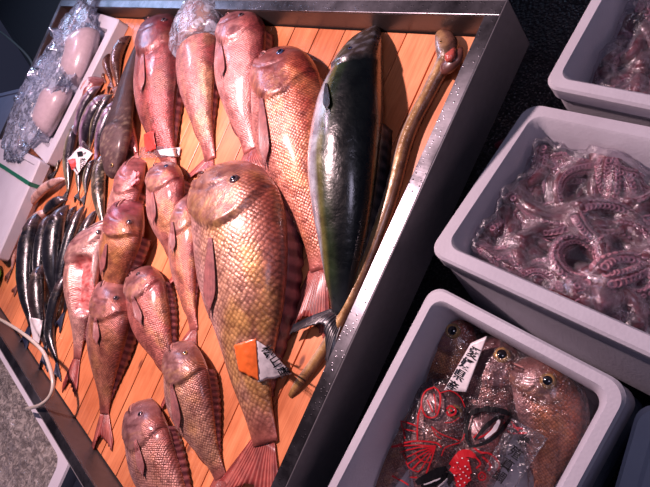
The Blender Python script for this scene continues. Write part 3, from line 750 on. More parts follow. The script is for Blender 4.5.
def rrect(f, ins, r, z, n=6):
    x0, y0, x1, y1 = ins, ins, f.lx-ins, f.ly-ins; r = max(.002, min(r, (x1-x0)/2.01, (y1-y0)/2.01)); out = []
    for cx, cy, a0 in ((x1-r, y1-r, 0), (x0+r, y1-r, 90), (x0+r, y0+r, 180), (x1-r, y0+r, 270)):
        for i in range(n+1):
            a = math.radians(a0+90*i/n); out.append(f.p(cx+r*math.cos(a), cy+r*math.sin(a), z))
    return out
def open_box(name, label, f, depth, rim=.028, lip=.03, mat='foam', r=.03, group=None, wall=.022):
    L = [rrect(f, .006, r, -depth), rrect(f, .004, r, -lip-.004), rrect(f, .001, r, -lip), rrect(f, 0, r, -.004), rrect(f, .003, r, 0),
         rrect(f, rim-.003, r*.8, 0), rrect(f, rim, r*.8, -.004), rrect(f, rim+.006, r*.75, -lip), rrect(f, rim+.014, r*.7, -(depth-.03)), rrect(f, rim+.024, r*.6, -(depth-.02))]
    o = loops_mesh(name, L, M[mat]); return tag(o, label, 'box', group)
def lid_box(name, label, f, depth, mat='foam', r=.025, group=None, cat='box'):
    c = f.p(f.lx/2, f.ly/2, -depth); rt = root(name, c, label, cat, group)
    L = [rrect(f, .014, r, -depth), rrect(f, .008, r, -.036)]
    loops_mesh('box_body', L, M[mat], rt)
    L = [rrect(f, .004, r, -.0355), rrect(f, 0, r, -.032), rrect(f, 0, r, -.004), rrect(f, .004, r, 0), rrect(f, .020, r*.8, 0), rrect(f, .024, r*.8, -.005)]
    loops_mesh('lid', L, M[mat], rt); return rt

# fish box, bottom right
fb = frame_px((432,283,.005), (634,388,.005), (300,492,.005))
fb.ly = .38
open_box('foam_box', 'open white foam box at the bottom right holding bagged red breams with red printed fish', fb, .16, rim=.017, lip=.03, r=.022)
# octopus box, tilted a little towards the viewer
ob = frame_px((427,252,.02), (650,356,.02), (521,100,-.04), lx=.44)
open_box('foam_box', 'open grey-white foam box filled with bagged octopus, right of the steel tray', ob, .19, rim=.022, lip=.03, r=.022)
# top right box
tb = frame_px((542,86,-.005), (650,108,-.005), (606,-22,-.005), lx=.40, ly=.30)
open_box('foam_box', 'open white foam box in the top right corner with dark bagged octopus inside', tb, .17, rim=.018, lip=.03, r=.018)
# boxes carrying them
def under(f, dx0, dy0, dx1, dy1, ztop, zbot, label, mat='foam_grey', group=None):
    ex = Vector((f.ex.x, f.ex.y, 0)).normalized(); ey = Vector((-ex.y, ex.x, 0))
    if ey.dot(f.ey) < 0: ey = -ey
    o = Vector((f.o.x, f.o.y, ztop))+ex*dx0+ey*dy0
    g = Frame(o, ex, ey, f.lx+dx1-dx0, f.ly+dy1-dy0); return lid_box('foam_box', label, g, ztop-zbot, mat)
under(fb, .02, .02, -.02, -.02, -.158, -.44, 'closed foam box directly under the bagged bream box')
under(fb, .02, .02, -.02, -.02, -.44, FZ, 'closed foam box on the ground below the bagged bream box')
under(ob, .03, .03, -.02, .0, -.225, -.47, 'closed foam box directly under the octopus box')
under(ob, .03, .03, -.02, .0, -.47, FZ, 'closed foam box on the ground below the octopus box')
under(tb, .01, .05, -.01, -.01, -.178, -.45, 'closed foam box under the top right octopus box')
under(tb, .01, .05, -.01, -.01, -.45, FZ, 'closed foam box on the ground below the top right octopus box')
lr = frame_px((640,398,-.10), (760,440,-.10), (590,500,-.10), lx=.30, ly=.40)
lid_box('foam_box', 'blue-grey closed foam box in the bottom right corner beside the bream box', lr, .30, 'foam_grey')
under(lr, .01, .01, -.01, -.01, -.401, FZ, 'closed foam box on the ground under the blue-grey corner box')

# ------------------------------------------------------------------ draped patches, ribbons and writing
def patch(name, quad, mat, trees, zd, parent=None, n=14, thick=.0006, lift=.0015, bulge=.0, wr=.0012, seed=0, torn=0.0, hold=True, zmin=None):
    cs = [drape(trees, q[0], q[1], zd, lift)[0] for q in quad]; G = []
    for i in range(n+1):
        row = []
        for j in range(n+1):
            a, b = i/n, j/n
            u = a+torn*noise.noise(Vector((b*5+seed, a*2, 1)))*(4*a*(1-a) if False else 1)*.1; v = b+torn*noise.noise(Vector((a*5+seed, 7, b*2)))*.1
            px = (quad[0][0]*(1-u)+quad[1][0]*u)*(1-v)+(quad[3][0]*(1-u)+quad[2][0]*u)*v
            py = (quad[0][1]*(1-u)+quad[1][1]*u)*(1-v)+(quad[3][1]*(1-u)+quad[2][1]*u)*v
            zb = (cs[0].z*(1-u)+cs[1].z*u)*(1-v)+(cs[3].z*(1-u)+cs[2].z*u)*v
            d, nn = drape(trees, px, py, zd, lift)
            z = max(zb, d.z) if hold else d.z
            if zmin is not None: z = max(z, zmin)
            z += wr*noise.noise(Vector((px*.25+seed, py*.25, seed)))+wr+bulge*math.sin(math.pi*a)*math.sin(math.pi*b)
            row.append(at(px, py, z))
        G.append(row)
    return slab(name, G, thick, mat, parent)
def tree_of(o): return bvh_of(o)
def ribbon(name, lines, mat, trees, zd, parent, lift=.0022, thick=.0005):
    """painted strokes lying on the surface: lines of (px, py, width)"""
    vs = []; fs = []
    for ln in lines:
        P = [Vector((p[0], p[1], p[2])) for p in ln]; n = max(4, 5*(len(P)-1)); pts = [catmull(P, i/n) for i in range(n+1)] if len(P) > 2 else [P[0].lerp(P[-1], i/n) for i in range(n+1)]
        k0 = len(vs)
        for i, p in enumerate(pts):
            t = pts[min(i+1, n)]-pts[max(i-1, 0)]; t.z = 0; t.normalize(); nn = Vector((-t.y, t.x, 0)); w = max(.2, p.z)*.5
            a = drape(trees, p.x+nn.x*w, p.y+nn.y*w, zd, lift); b = drape(trees, p.x-nn.x*w, p.y-nn.y*w, zd, lift)
            if (a[0]-b[0]).length > .03: b = (a[0]+(b[0]-a[0])*.1, b[1])
            vs += [a[0], b[0], a[0]-a[1]*thick, b[0]-b[1]*thick]
            if i:
                q = k0+4*i; r_ = q-4
                fs += [(r_, q, q+1, r_+1), (r_+2, r_+3, q+3, q+2), (r_, r_+2, q+2, q), (r_+1, q+1, q+3, r_+3)]
        q = k0+4*n; fs += [(k0, k0+1, k0+3, k0+2), (q, q+2, q+3, q+1)]
    return mesh_obj(name, vs, fs, mat, parent, smooth=False)
def glyph(ch):
    cu = bpy.data.curves.new('g', 'FONT'); cu.body = ch; cu.size = 1; cu.resolution_u = 2; cu.offset = .012
    o = bpy.data.objects.new('g', cu); COL.objects.link(o); dg = bpy.context.evaluated_depsgraph_get()
    me = bpy.data.meshes.new_from_object(o.evaluated_get(dg)); V = [v.co.copy() for v in me.vertices]; Fc = [tuple(p.vertices) for p in me.polygons]
    bpy.data.objects.remove(o); bpy.data.curves.remove(cu); bpy.data.meshes.remove(me); return V, Fc
def writing(name, text, p0, p1, size, up, mat, trees, zd, parent, lift=.0018):
    """characters set one after another from p0 to p1; up = direction of their tops (photo plane)"""
    vs = []; fs = []; n = len(text); ul = math.hypot(*up); ux, uy = up[0]/ul, up[1]/ul; rx, ry = -uy, ux
    for i, ch in enumerate(text):
        V, Fc = glyph(ch); t = (i/(n-1)) if n > 1 else 0; cx = p0[0]+(p1[0]-p0[0])*t; cy = p0[1]+(p1[1]-p0[1])*t
        if not V: continue
        mx = (min(v.x for v in V)+max(v.x for v in V))/2; my = (min(v.y for v in V)+max(v.y for v in V))/2; k = len(vs)
        for v in V:
            x = (v.x-mx)*size; y = (v.y-my)*size
            vs.append(drape(trees, cx+rx*x+ux*y, cy+ry*x+uy*y, zd, lift)[0])
        fs += [tuple(k+a for a in f) for f in Fc]
    return mesh_obj(name, vs, fs, mat, parent, smooth=False)

TB = {k: v['bvh'] for k, v in FISH.items()}
bt = bvh_of(board)
# orange and white tag on the largest bream
trees = [TB['A'], bt]
c = drape(trees, 256, 360, .05)[0]
tg = root('price_tag', c, 'orange and white paper tag with black characters, stuck on the largest bream', 'tag')
pw = patch('white_paper', [(255,339),(271,350),(292,374),(258,382)], M['paper'], trees, .03, tg, torn=.3, bulge=.002)
po = patch('orange_paper', [(234,345),(256,338),(259,381),(239,371)], M['paper_orange'], trees, .03, tg, torn=.4, bulge=.002, lift=.0022)
tw_ = [bvh_of(pw)]
writing('black_characters', '松山産', (268,351), (284,371), 12, (.8,-.5), M['ink'], tw_, .05, tg, .0008)
# band on the crimson bream
trees = [TB['F1'], TB['F8'], bt]
c = drape(trees, 158, 152, .05)[0]
tg = root('paper_band', c, 'white and red wet paper band across the tail half of the crimson bream', 'tag')
patch('white_paper', [(140,147),(168,146),(166,157),(139,158)], M['film_milky'], trees, .03, tg, torn=.5)
patch('torn_end', [(158,150),(181,147),(179,157),(160,155)], M['paper'], trees, .03, tg, torn=.8, lift=.003)
patch('red_paper', [(144,134),(153,131),(156,149),(145,152)], M['paper_red'], trees, .03, tg, torn=.9, lift=.003)
# small tag at the left
names = list(FISH)
trees = list(TB.values())+[bt]
c = drape(trees, 79, 160, .05)[0]
tg = root('price_tag', c, 'small white paper tag with a red splash, lying on the silvery fish', 'tag')
pw = patch('white_paper', [(67,160),(80,146),(93,153),(77,175)], M['paper'], trees, .03, tg, torn=.5, lift=.003)
patch('clear_corner', [(77,149),(82,139),(92,151),(86,156)], M['film_milky'], trees, .03, tg, lift=.005)
tw_ = [bvh_of(pw)]
patch('red_splash', [(68,160),(75,158),(76,167),(72,170)], M['paper_red'], tw_, .04, tg, torn=1.5, lift=.0008, wr=.0001)
patch('black_mark', [(77,152),(82,151),(83,156),(78,157)], M['ink'], tw_, .04, tg, torn=1.0, lift=.0008, wr=.0001)
writing('black_characters', '松山', (83,161), (83,167), 6.5, (1,.1), M['ink'], tw_, .05, tg, .001)
# white paper on the dark fish, pink tissue
o = patch('paper_scrap', [(29,317),(43,320),(39,344),(34,345)], M['paper'], trees, .02, None, torn=.9, lift=.003)
tag(o, 'torn strip of white paper on the tail end of a brownish-black fish', 'paper')
def crumple(name, c, rad, mat, amp, freq, parent=None, seed=0, sub=4, rot=None, sharp=False):
    bm = bmesh.new(); bmesh.ops.create_icosphere(bm, subdivisions=sub, radius=1)
    rm = rot or Matrix.Identity(3); V = []
    for v in bm.verts:
        d = v.co.normalized(); n_a = noise.noise(d*freq+Vector((seed, 0, 0))); n_b = abs(noise.noise(d*freq*2.3+Vector((0, seed, 0))))
        k = 1+amp*(n_a*1.1-(n_b*1.3 if sharp else 0)); q = d*k
        V.append(c+rm @ Vector((q.x*rad[0], q.y*rad[1], q.z*rad[2])))
    Fc = [tuple(v.index for v in f.verts) for f in bm.faces]; bm.free()
    return mesh_obj(name, V, Fc, mat, parent)
c = drape(trees, 135, 180, .05)[0]
o = crumple('tissue', c+Vector((0, 0, .002)), (.018,.02,.008), M['pink_tissue'], .55, 2.2, seed=3, sharp=True); tag(o, 'crumpled pink tissue scrap between the coppery bream and the crimson bream tail', 'tissue')

# ------------------------------------------------------------------ plastic bags around fish
def bag(name, label, fi, u0, u1, sc, label_cat='bag', amp=.006, group=None, mat='film', nu=70, nv=40, seed=0, parent=None):
    W = fi['W']; vs = []; fs = []
    for i in range(nu+1):
        k = i/nu; u = u0+(u1-u0)*k; uc = clamp(u, .0, 1.); p, T, Nn, zb = fi['at_u'](uc); p = p+T*((u-uc)*fi['L'])
        d, v, t = fi['section'](clamp(u, .03, 1.)); e = sst(u0, u0+.10, u)*sst(u1+.02, u1-.08, u)
        d = d*(.25+.75*e) if u < .1 else d; t = t*e
        for j in range(nv):
            th = 2*math.pi*j/nv; cs, sn = math.cos(th), math.sin(th); y = (d-v)/2+((d+v)/2*sc+.006)*cs; z = (t*sc+.003)*sn*(1 if sn > 0 else .95)
            q = p+Nn*y; n1 = noise.noise(Vector((q.x*28+seed, q.y*28, th*1.2))); n2 = 1-abs(noise.noise(Vector((q.x*60, q.y*45+seed, th*2))))*2
            zz = zb+t*.92+.002+z+(amp*(.6*n1+.5*n2*e) if sn > .05 else 0)
            vs.append(Vector((q.x, q.y, max(zz, zb+.0003))))
    for i in range(nu):
        for j in range(nv): fs.append((i*nv+j, i*nv+(j+1)%nv, (i+1)*nv+(j+1)%nv, (i+1)*nv+j))
    fs.append(tuple(range(nv))[::-1]); fs.append(tuple(nu*nv+j for j in range(nv)))
    r = root(name, fi['root'].location.copy(), label, label_cat, group)
    o = mesh_obj('film', vs, fs, M[mat], r); return r, o
bag('plastic_bag', 'clear plastic bag pulled over the head of the bream at the top of the board', FISH['F2'], -.12, .42, 1.22, amp=.010, mat='film_bag', seed=5)
ZF = -.095
def bb(key, label, ctrl, w, **k):
    FISH[key] = make_fish('sea_bream', label, [(c[0], c[1], ZF+(c[2] if len(c) > 2 else 0)) for c in ctrl], w, **k)
    return FISH[key]
kw = dict(shear=.22, ssize=.32, fin='fin_red', eye_mat='eye_gold', eye_r=.13, nu=90, nv=50, wstat=.4)
g3 = bb('G3', 'bagged orange-brown bream at the right end of the foam box', [(527,355,.02),(546,400,.018),(549,440,.015),(538,500,.01)], 66, pal=pal_bream((.50,.13,.04),(.58,.28,.15),(.50,.36,.36),(.34,.17,.15),(.62,.36,.14),.5,61), eye=(548,381), **kw)
g2 = bb('G2', 'bagged purplish bream in the middle of the foam box behind the printed black ring', [(489,331,.0),(494,370,.0),(483,420,.0),(466,490,.0)], 66, pal=pal_bream((.30,.09,.08),(.38,.22,.20),(.40,.30,.32),(.24,.12,.13),(.4,.2,.12),.3,62), eye=(502,355), **kw)
g1 = bb('G1', 'bagged bream in the upper left corner of the foam box, orange behind its head', [(438,305,.01),(448,345,.006),(436,385,.0),(420,440,.0)], 58, pal=pal_bream((.45,.10,.08),(.62,.30,.17),(.55,.40,.38),(.40,.17,.17),(.7,.38,.12),.6,63), eye=(453,331), **kw)
g4 = bb('G4', 'bagged brown bream along the left wall of the foam box, darkest of the bagged ones', [(412,374,.0),(398,415,.0),(383,460,.0),(360,520,.0)], 50, pal=pal_bream((.25,.09,.05),(.36,.20,.14),(.38,.26,.24),(.26,.12,.12),(.4,.25,.12),.4,64), eye=(404,392), **kw)
g5 = bb('G5', 'bagged bream under the large red printed fish near the bottom of the foam box', [(446,382,.030),(440,420,.028),(430,455,.024),(415,510,.02)], 54, pal=pal_bream((.34,.12,.10),(.42,.28,.26),(.46,.38,.38),(.36,.22,.22),(.4,.25,.2),.3,65), eye=(455,412), **kw)
g6 = bb('G6', 'bagged bream under the red speckled print at the bottom edge of the foam box', [(492,410,.030),(480,440,.028),(470,475,.024),(455,530,.02)], 46, pal=pal_bream((.45,.07,.05),(.46,.22,.20),(.46,.38,.38),(.36,.2,.2),(.4,.25,.2),.3,66), eye=None, **kw)
bags = {}
for key, fi, lb in (('G3', g3, 'clear bag around the orange-brown bream at the right of the foam box'), ('G2', g2, 'clear bag around the purplish bream, printed with a strip of black characters'),
                    ('G1', g1, 'clear wrinkled bag around the bream in the upper left corner of the foam box'), ('G4', g4, 'clear bag around the brown bream along the left box wall'),
                    ('G5', g5, 'clear bag printed with a large red fish with spread fins'), ('G6', g6, 'clear bag printed with a black brush ring and red speckled fish')):
    bags[key] = bag('plastic_bag', lb, fi, -.08, 1.02, 1.06, amp=.004, seed=hash(key[1])%7 if False else ord(key[1]))
bt2 = {k: bvh_of(v[1]) for k, v in bags.items()}
allb = list(bt2.values())
# white strip with the characters
r2 = bags['G2'][0]
ws = patch('white_strip', [(476,345),(486,333),(459,380),(446,392)][:0] or [(471,343),(487,336),(466,392),(444,390)], M['paper'], allb, ZF+.06, r2, zmin=-.042, thick=.0005, wr=.0004)
tws = [bvh_of(ws)]+allb
writing('black_characters', '愛媛県産', (474,353), (452,386), 12.5, (.52,-.85), M['ink'], tws, ZF+.06, r2, .0012)
def Lz(pts, ox=390, oy=382, s=4.636, w=2.0): return [(ox+p[0]/s, oy+p[1]/s, (p[2]*.85 if len(p) > 2 else w*.62)) for p in pts]
r5 = bags['G5'][0]; R = []
R.append(Lz([(205,28),(165,50),(148,100),(165,150),(195,165),(222,150),(235,95),(230,50),(205,28)], w=2.4))
R.append(Lz([(178,85),(190,115),(200,140)], w=2)); R.append(Lz([(206,60),(214,100),(216,145)], w=2))
R.append(Lz([(235,55),(280,45),(325,75),(345,120)], w=1.6))
R.append(Lz([(148,110),(132,180),(132,270)], w=2.2)); R.append(Lz([(40,178),(90,190),(132,205)], w=1.8)); R.append(Lz([(60,215),(132,230)], w=1.6)); R.append(Lz([(52,185),(75,262)], w=1.6))
for q in ((10,300),(48,322),(72,350),(88,378),(108,402),(138,415),(170,420)): R.append(Lz([(215,295),((215+q[0])/2+4,(295+q[1])/2-6),q], w=2.0))
R.append(Lz([(10,300),(60,285),(130,272),(215,280),(240,300)], w=2.4)); R.append(Lz([(62,330),(95,395),(140,415)], w=1.4)); R.append(Lz([(120,325),(150,362),(190,370)], w=1.4))
R.append(Lz([(195,205),(240,240),(320,270)], w=1.6)); R.append(Lz([(240,340),(260,300),(330,275),(350,240)], w=1.6)); R.append(Lz([(195,205),(215,245),(240,262)], w=1.4))
R.append(Lz([(255,188),(290,185),(320,165)], w=1.4)); R.append(Lz([(100,440),(130,440)], w=2.2)); R.append(Lz([(10,430),(50,455),(90,480)], w=2.4))
ribbon('red_fish_print', R, M['ink_red'], allb, ZF+.07, r5)
ribbon('red_eye_print', [Lz([(262,128),(280,112),(302,128),(300,148),(276,155),(262,138)], w=3.4), Lz([(275,132),(290,136)], w=3.5)], M['ink_red'], allb, ZF+.07, r5, .002)
r6 = bags['G6'][0]
ring = Lz([(372,292,3),(358,250,4.5),(358,200,5),(372,155,5),(420,132,6),(480,128,6.5),(540,140,6),(560,158,4),(535,195,4.5),(505,235,4.5),(455,275,4),(400,296,3.5),(366,298,3)])
ribbon('black_ring_print', [ring, Lz([(395,268,3),(440,215,4.5),(490,172,5),(530,160,3)])], M['ink'], allb, ZF+.07, r6, .002)
ribbon('white_print', [Lz([(505,180,3),(480,225,4.5),(440,262,3)])], M['paper'], allb, ZF+.07, r6, .002)
sp = [Lz([(282,385,6),(320,345,10),(360,330,9),(395,345,5)]), Lz([(290,420,9),(330,380,13),(370,370,9)]), Lz([(300,455,9),(340,415,13),(378,405,8)]), Lz([(318,487,9),(345,450,12),(375,440,7)]),
      Lz([(385,300,2),(420,325,2.4),(460,330,2),(495,360,2),(505,395,2.4),(485,430,2)]), Lz([(395,345,2),(420,375,2),(400,400,2)]), Lz([(430,345,2),(465,385,2.4),(455,410,2)]),
      Lz([(388,258,2),(425,225,2.4),(445,205,2)]), Lz([(405,262,2),(450,240,2.4),(480,215,2)]), Lz([(525,190,2),(560,205,2.2),(620,215,2)]), Lz([(520,215,2),(570,235,2.4),(640,235,2)]), Lz([(560,180,2),(600,225,2)])]
ribbon('red_fish_print', sp, M['ink_red'], allb, ZF+.07, r6, .0014)
dots = []
for (a, b) in ((300,395),(318,372),(340,352),(330,400),(352,388),(368,362),(305,430),(325,425),(345,415),(362,400),(318,455),(335,445),(355,430),(330,475),(350,462),(368,440)):
    dots.append(Lz([(a-3,b,1.1),(a+3,b+1,1.1)]))
ribbon('white_dots_print', dots, M['paper'], allb, ZF+.07, r6, .0026)
ribbon('red_eye_print', [Lz([(410,430,1.6),(425,415,1.6),(442,428,1.6),(438,446,1.6),(420,450,1.6),(410,434,1.6)]), Lz([(424,433,2),(430,434,2)])], M['ink_red'], allb, ZF+.07, r6, .002)
fl = patch('film_flap', [(512,418),(548,438),(512,492),(484,470)], M['film'], allb, ZF+.06, r6, zmin=-.024, thick=.0005, wr=.0004)
writing('black_characters', '養殖真鯛', (524,441), (500,476), 13, (.57,-.82), M['ink'], [bvh_of(fl)], ZF+.07, r6, .002)
ribbon('black_brush_print', [Lz([(125,468,6),(170,440,9),(215,415,9),(262,395,6)]), Lz([(150,487,7),(200,465,9),(260,430,8),(290,440,4)]), Lz([(260,487,4),(285,455,5),(290,425,4)])], M['ink'], allb, ZF+.07, r5, .002)
ribbon('white_brush_print', [Lz([(160,470,1.2),(200,455,1.6),(235,440,1)]), Lz([(225,480,1),(250,455,1.4),(262,440,1)])], M['paper'], allb, ZF+.07, r5, .0028)

# ------------------------------------------------------------------ octopus
OT = []
def octopus(label, f, cx, cy, cz, R0, arms, seed, group='octopus in the foam boxes', lim=.04, toff=0):
    rnd = random.Random(seed); c = f.p(cx, cy, cz); rt = root('octopus', c, label, 'octopus', group)
    mt_ = crumple('mantle', c+f.ez*.000, (R0*1.0, R0*.8, R0*.50), M['octo'], .25, 1.6, rt, seed, 4)
    OT.append(bvh_of(mt_))
    for a in range(arms):
        ang = 2*math.pi*a/arms+rnd.uniform(-.3, .3)+toff; x, y = cx, cy; h = ang; curl = rnd.choice((-1, 1))*rnd.uniform(1.5, 6); pts = []; n = 30; ln = R0*rnd.uniform(3.6, 5.4)
        roll = rnd.choice((rnd.uniform(-.5, .5), rnd.uniform(.9, 2.8), rnd.uniform(-2.8, -.9)))
        for i in range(n):
            k = i/(n-1); x += math.cos(h)*ln/n; y += math.sin(h)*ln/n; h += curl*ln/n/ R0*.16*(1+2.2*k)
            if x < lim or x > f.lx-lim: h = math.pi-h; x = clamp(x, lim, f.lx-lim)
            if y < lim or y > f.ly-lim: h = -h; y = clamp(y, lim, f.ly-lim)
            pts.append(f.p(x, y, cz+.008*math.sin(k*7+a)+.006*(a % 3)-.012*k))
        rad = [R0*.34*(1-.80*(i/(n-1)))*(1+.05*math.sin(i)) for i in range(n)]
        V, Fc = tube_data(pts, rad, 12); arm = mesh_obj('arm', V, Fc, M['octo'], rt)
        sv = []; sf_ = []
        for i in range(2, n*2-4):
            kk = i/2; i0 = int(kk); fr = kk-i0; p = pts[i0].lerp(pts[min(i0+1, n-1)], fr); t = (pts[min(i0+1, n-1)]-pts[i0]).normalized(); sd = t.cross(f.ez).normalized(); r_ = rad[i0]
            for s in (-1, 1):
                if (i+(s > 0)) % 2: continue
                an = .55*s+roll; nrm = (f.ez*math.cos(an)+sd*math.sin(an)).normalized(); q = p+nrm*r_*.93; sr = r_*.44; b_ = len(sv); q3 = nrm.to_track_quat('Z', 'Y').to_matrix(); m_ = 10
                for (rr_, zz) in ((1, -.1), (1.05, .35), (.75, .55), (.45, .35), (.3, .1)):
                    for g in range(m_):
                        aa = 2*math.pi*g/m_; sv.append(q+q3 @ Vector((math.cos(aa)*sr*rr_, math.sin(aa)*sr*rr_, zz*sr)))
                for l_ in range(4):
                    for g in range(m_): sf_.append((b_+l_*m_+g, b_+l_*m_+(g+1) % m_, b_+(l_+1)*m_+(g+1) % m_, b_+(l_+1)*m_+g))
                sf_.append(tuple(b_+4*m_+g for g in range(m_))); sf_.append(tuple(b_+g for g in range(m_))[::-1])
        so = mesh_obj('suckers', sv, sf_, M['sucker'], None); so.parent = arm; OT.append(bvh_of(arm))
    return rt
def local(f, px, py, z):
    # foot of a photo point on the plane z below the rim plane of f
    o = f.p(0, 0, z); d = ray(px, py); t = (o-CAM).dot(f.ez)/d.dot(f.ez); q = CAM+d*t-f.o
    return q.dot(f.ex), q.dot(f.ey)
OZ = -.062
OCT = (((478,238),.032,'octopus squeezed into the lower left corner of the big box'), ((570,300),.030,'octopus along the front wall of the big box'), ((515,150),.030,'octopus squeezed into the back left corner of the big box'), ((520,255),.036,'octopus in the lower left of the big box, its pale suckers turned up'), ((600,290),.036,'octopus nearest the front edge in the middle of the big box'),
  ((548,178),.036,'dark red octopus at the back left of the big box'), ((630,215),.036,'octopus with large suckers at the right of the big box'), ((575,222),.034,'octopus with pinkish arms in the centre of the big box'),
  ((490,205),.030,'octopus hidden deepest under the film by the left wall of the big box'), ((610,165),.032,'octopus touching the back wall of the big box'), ((650,270),.032,'octopus at the front right of the big box'))
for i, ((px, py), r_, lb) in enumerate(OCT):
    x, y = local(ob, px, py, OZ); octopus(lb, ob, x, y, OZ+(.010 if i == 4 else -.012 if i in (5, 6) else .004*(i % 2)), r_, 8, 11+i)
for i, ((px, py), r_, lb) in enumerate((((592,72),.030,'octopus at the front left of the top right box'), ((640,30),.034,'octopus at the right of the top right box'), ((640,80),.030,'octopus at the front right of the top right box'))):
    x, y = local(tb, px, py, -.08); octopus(lb, tb, x, y, -.080, r_, 8, 31+i)
def cover(name, label, f, z, amp, mat, seed, ins=.03, fr=1.0, n=(110, 74), group=None, trees=()):
    G = []
    for i in range(n[0]+1):
        row = []
        for j in range(n[1]+1):
            x = ins+(f.lx-2*ins)*i/n[0]; y = ins+(f.ly-2*ins)*j/n[1]; v = Vector((x*fr*18, y*fr*18, seed))
            e = min(x-ins, y-ins, f.lx-ins-x, f.ly-ins-y); h = noise.noise(v)*amp+amp*.9*(1-2*abs(noise.noise(v*2.1)))+amp*.5*(1-2*abs(noise.noise(v*4.7+Vector((3, 1, 0)))))
            zz = z
            for t in trees:
                hit = t.ray_cast(f.p(x, y, .2), -f.ez)
                if hit[0] is not None: zz = max(zz, (hit[0]-f.o).dot(f.ez)+.0015)
            row.append([x, y, zz, h+.022*sst(.03, 0, e)])
        G.append(row)
    for it in range(2):                     # the film bridges the hollows
        Z = [[r[2] for r in row] for row in G]
        for i in range(1, n[0]):
            for j in range(1, n[1]):
                G[i][j][2] = max(Z[i][j], (Z[i-1][j]+Z[i+1][j]+Z[i][j-1]+Z[i][j+1])/4)
    G = [[f.p(r[0], r[1], r[2]+max(0, r[3]*.8+.0005)) for r in row] for row in G]
    o = slab(name, G, .0006, M[mat]); return tag(o, label, 'plastic', group)
cover('plastic_film', 'crumpled translucent plastic film spread over the octopus in the big foam box', ob, -.068, .0030, 'film_milky', 2.0, trees=OT)
cover('plastic_film', 'crumpled clear plastic film over the contents of the top right foam box', tb, -.075, .005, 'film_milky', 9.0, ins=.03, trees=OT)
# ------------------------------------------------------------------ left side
lb_ = frame_px((119,19,.034), (46,164,.034), (78,14,.034))
lid = lid_f = lb_
L = [rrect(lb_, 0, .01, -.033), rrect(lb_, 0, .01, -.003), rrect(lb_, .003, .01, 0), rrect(lb_, .040, .01, 0), rrect(lb_, .046, .01, -.022)]
o = loops_mesh('foam_tray', L, M['foam']); tag(o, 'shallow white foam tray in the upper left of the tray carrying three knotted plastic bags', 'tray')
def squid_bag(lb, cpx, rpx, knot, tip, seed, sq):
    c = at(cpx[0], cpx[1], .05); s = (at(cpx[0]+10, cpx[1], .05)-c).length/10
    rt = root('plastic_bag', Vector((c.x, c.y, .014)), lb, 'bag')
    ra = rpx*s
    crumple('film', Vector((c.x, c.y, .014+.042)), (ra*.75, ra*1.1, .036), M['film_bag'], .20, 2.4, rt, seed, 5, sharp=True)
    k0 = Vector((c.x, c.y, .075)); k1 = at(tip[0], tip[1], .10); P = [k0.lerp(k1, i/9) for i in range(10)]
    V, Fc = tube_data(P, [.032, .022, .013, .008, .007, .012, .019, .022, .018, .006], 22)
    V = [v+Vector((noise.noise(v*60), noise.noise(v*60+Vector((5, 0, 0))), noise.noise(v*60+Vector((0, 5, 0)))))*.012 for v in V]
    mesh_obj('twisted_neck', V, Fc, M['film_bag'], rt)
    return rt
pl = pal_sardine((.50,.38,.42), (.58,.46,.49), (.60,.50,.53), None, 3, 0, -.5, .5)
bl = pal_sardine((.25,.20,.25), (.55,.48,.50), (.75,.68,.70), None, 3, 0, -.5, .5)
kq = dict(kind='squid', mat='squid', fin='fin_pink', nu=40, nv=24, dorsal=False, anal=False, ssize=.3, cat='squid')
make_fish('squid', 'pale squid bulging out of the topmost knotted bag on the foam tray', [(86,30,.010),(80,54,.010),(68,82,.010)], 32, pal=pl, **kq)
make_fish('squid', 'pale squid bulging out of the lowest knotted bag on the foam tray', [(62,84,.010),(52,106,.010),(38,132,.010)], 30, pal=pl, **kq)
make_fish('squid', 'greyish squid inside the topmost knotted bag on the foam tray', [(66,40,.016),(60,55,.016),(52,70,.016)], 20, pal=bl, **kq)
make_fish('squid', 'greyish squid inside the lowest knotted bag on the foam tray', [(40,82,.016),(32,98,.016),(26,116,.016)], 20, pal=bl, **kq)
squid_bag('topmost knotted plastic bag on the foam tray', (66,56), 24, None, (56,28), 1, None)
squid_bag('middle knotted plastic bag on the foam tray, smallest of three', (46,82), 15, None, (35,76), 2, None)
squid_bag('lowest knotted plastic bag on the foam tray, above the white banded box', (36,106), 23, None, (18,98), 3, None)
wb = frame_px((40,160,.050), (-4,260,.050), (-8,138,.050), ly=None)
wb.lx *= 1.0
rt = lid_box('foam_box', 'closed white foam box with a dark green band at the left picture edge', wb, .0495, 'foam', r=.012)
# green band round the box
f = wb; bx = f.lx*.22; G = []
def bandpt(x, k):
    y0, y1 = -.0015, f.ly+.0015
    P = [f.p(x, y0, -.047), f.p(x, y0, .0015), f.p(x, y1, .0015), f.p(x, y1, -.047)]; return P[k]
V = []; Fc = []
mbn = []
for k in range(3):
    a0, a1 = bandpt(bx, k), bandpt(bx, k+1); b0, b1 = bandpt(bx+.012, k), bandpt(bx+.012, k+1)
    nrm = (f.ey*-1, f.ez, f.ey)[k]*.0012; q = len(V); V += [a0, b0, b1, a1, a0+nrm, b0+nrm, b1+nrm, a1+nrm]
    Fc += [tuple(q+i for i in g) for g in ((0,1,2,3),(7,6,5,4),(0,4,5,1),(1,5,6,2),(2,6,7,3),(3,7,4,0))]
mesh_obj('band', V, Fc, M['green_band'], rt, smooth=False)
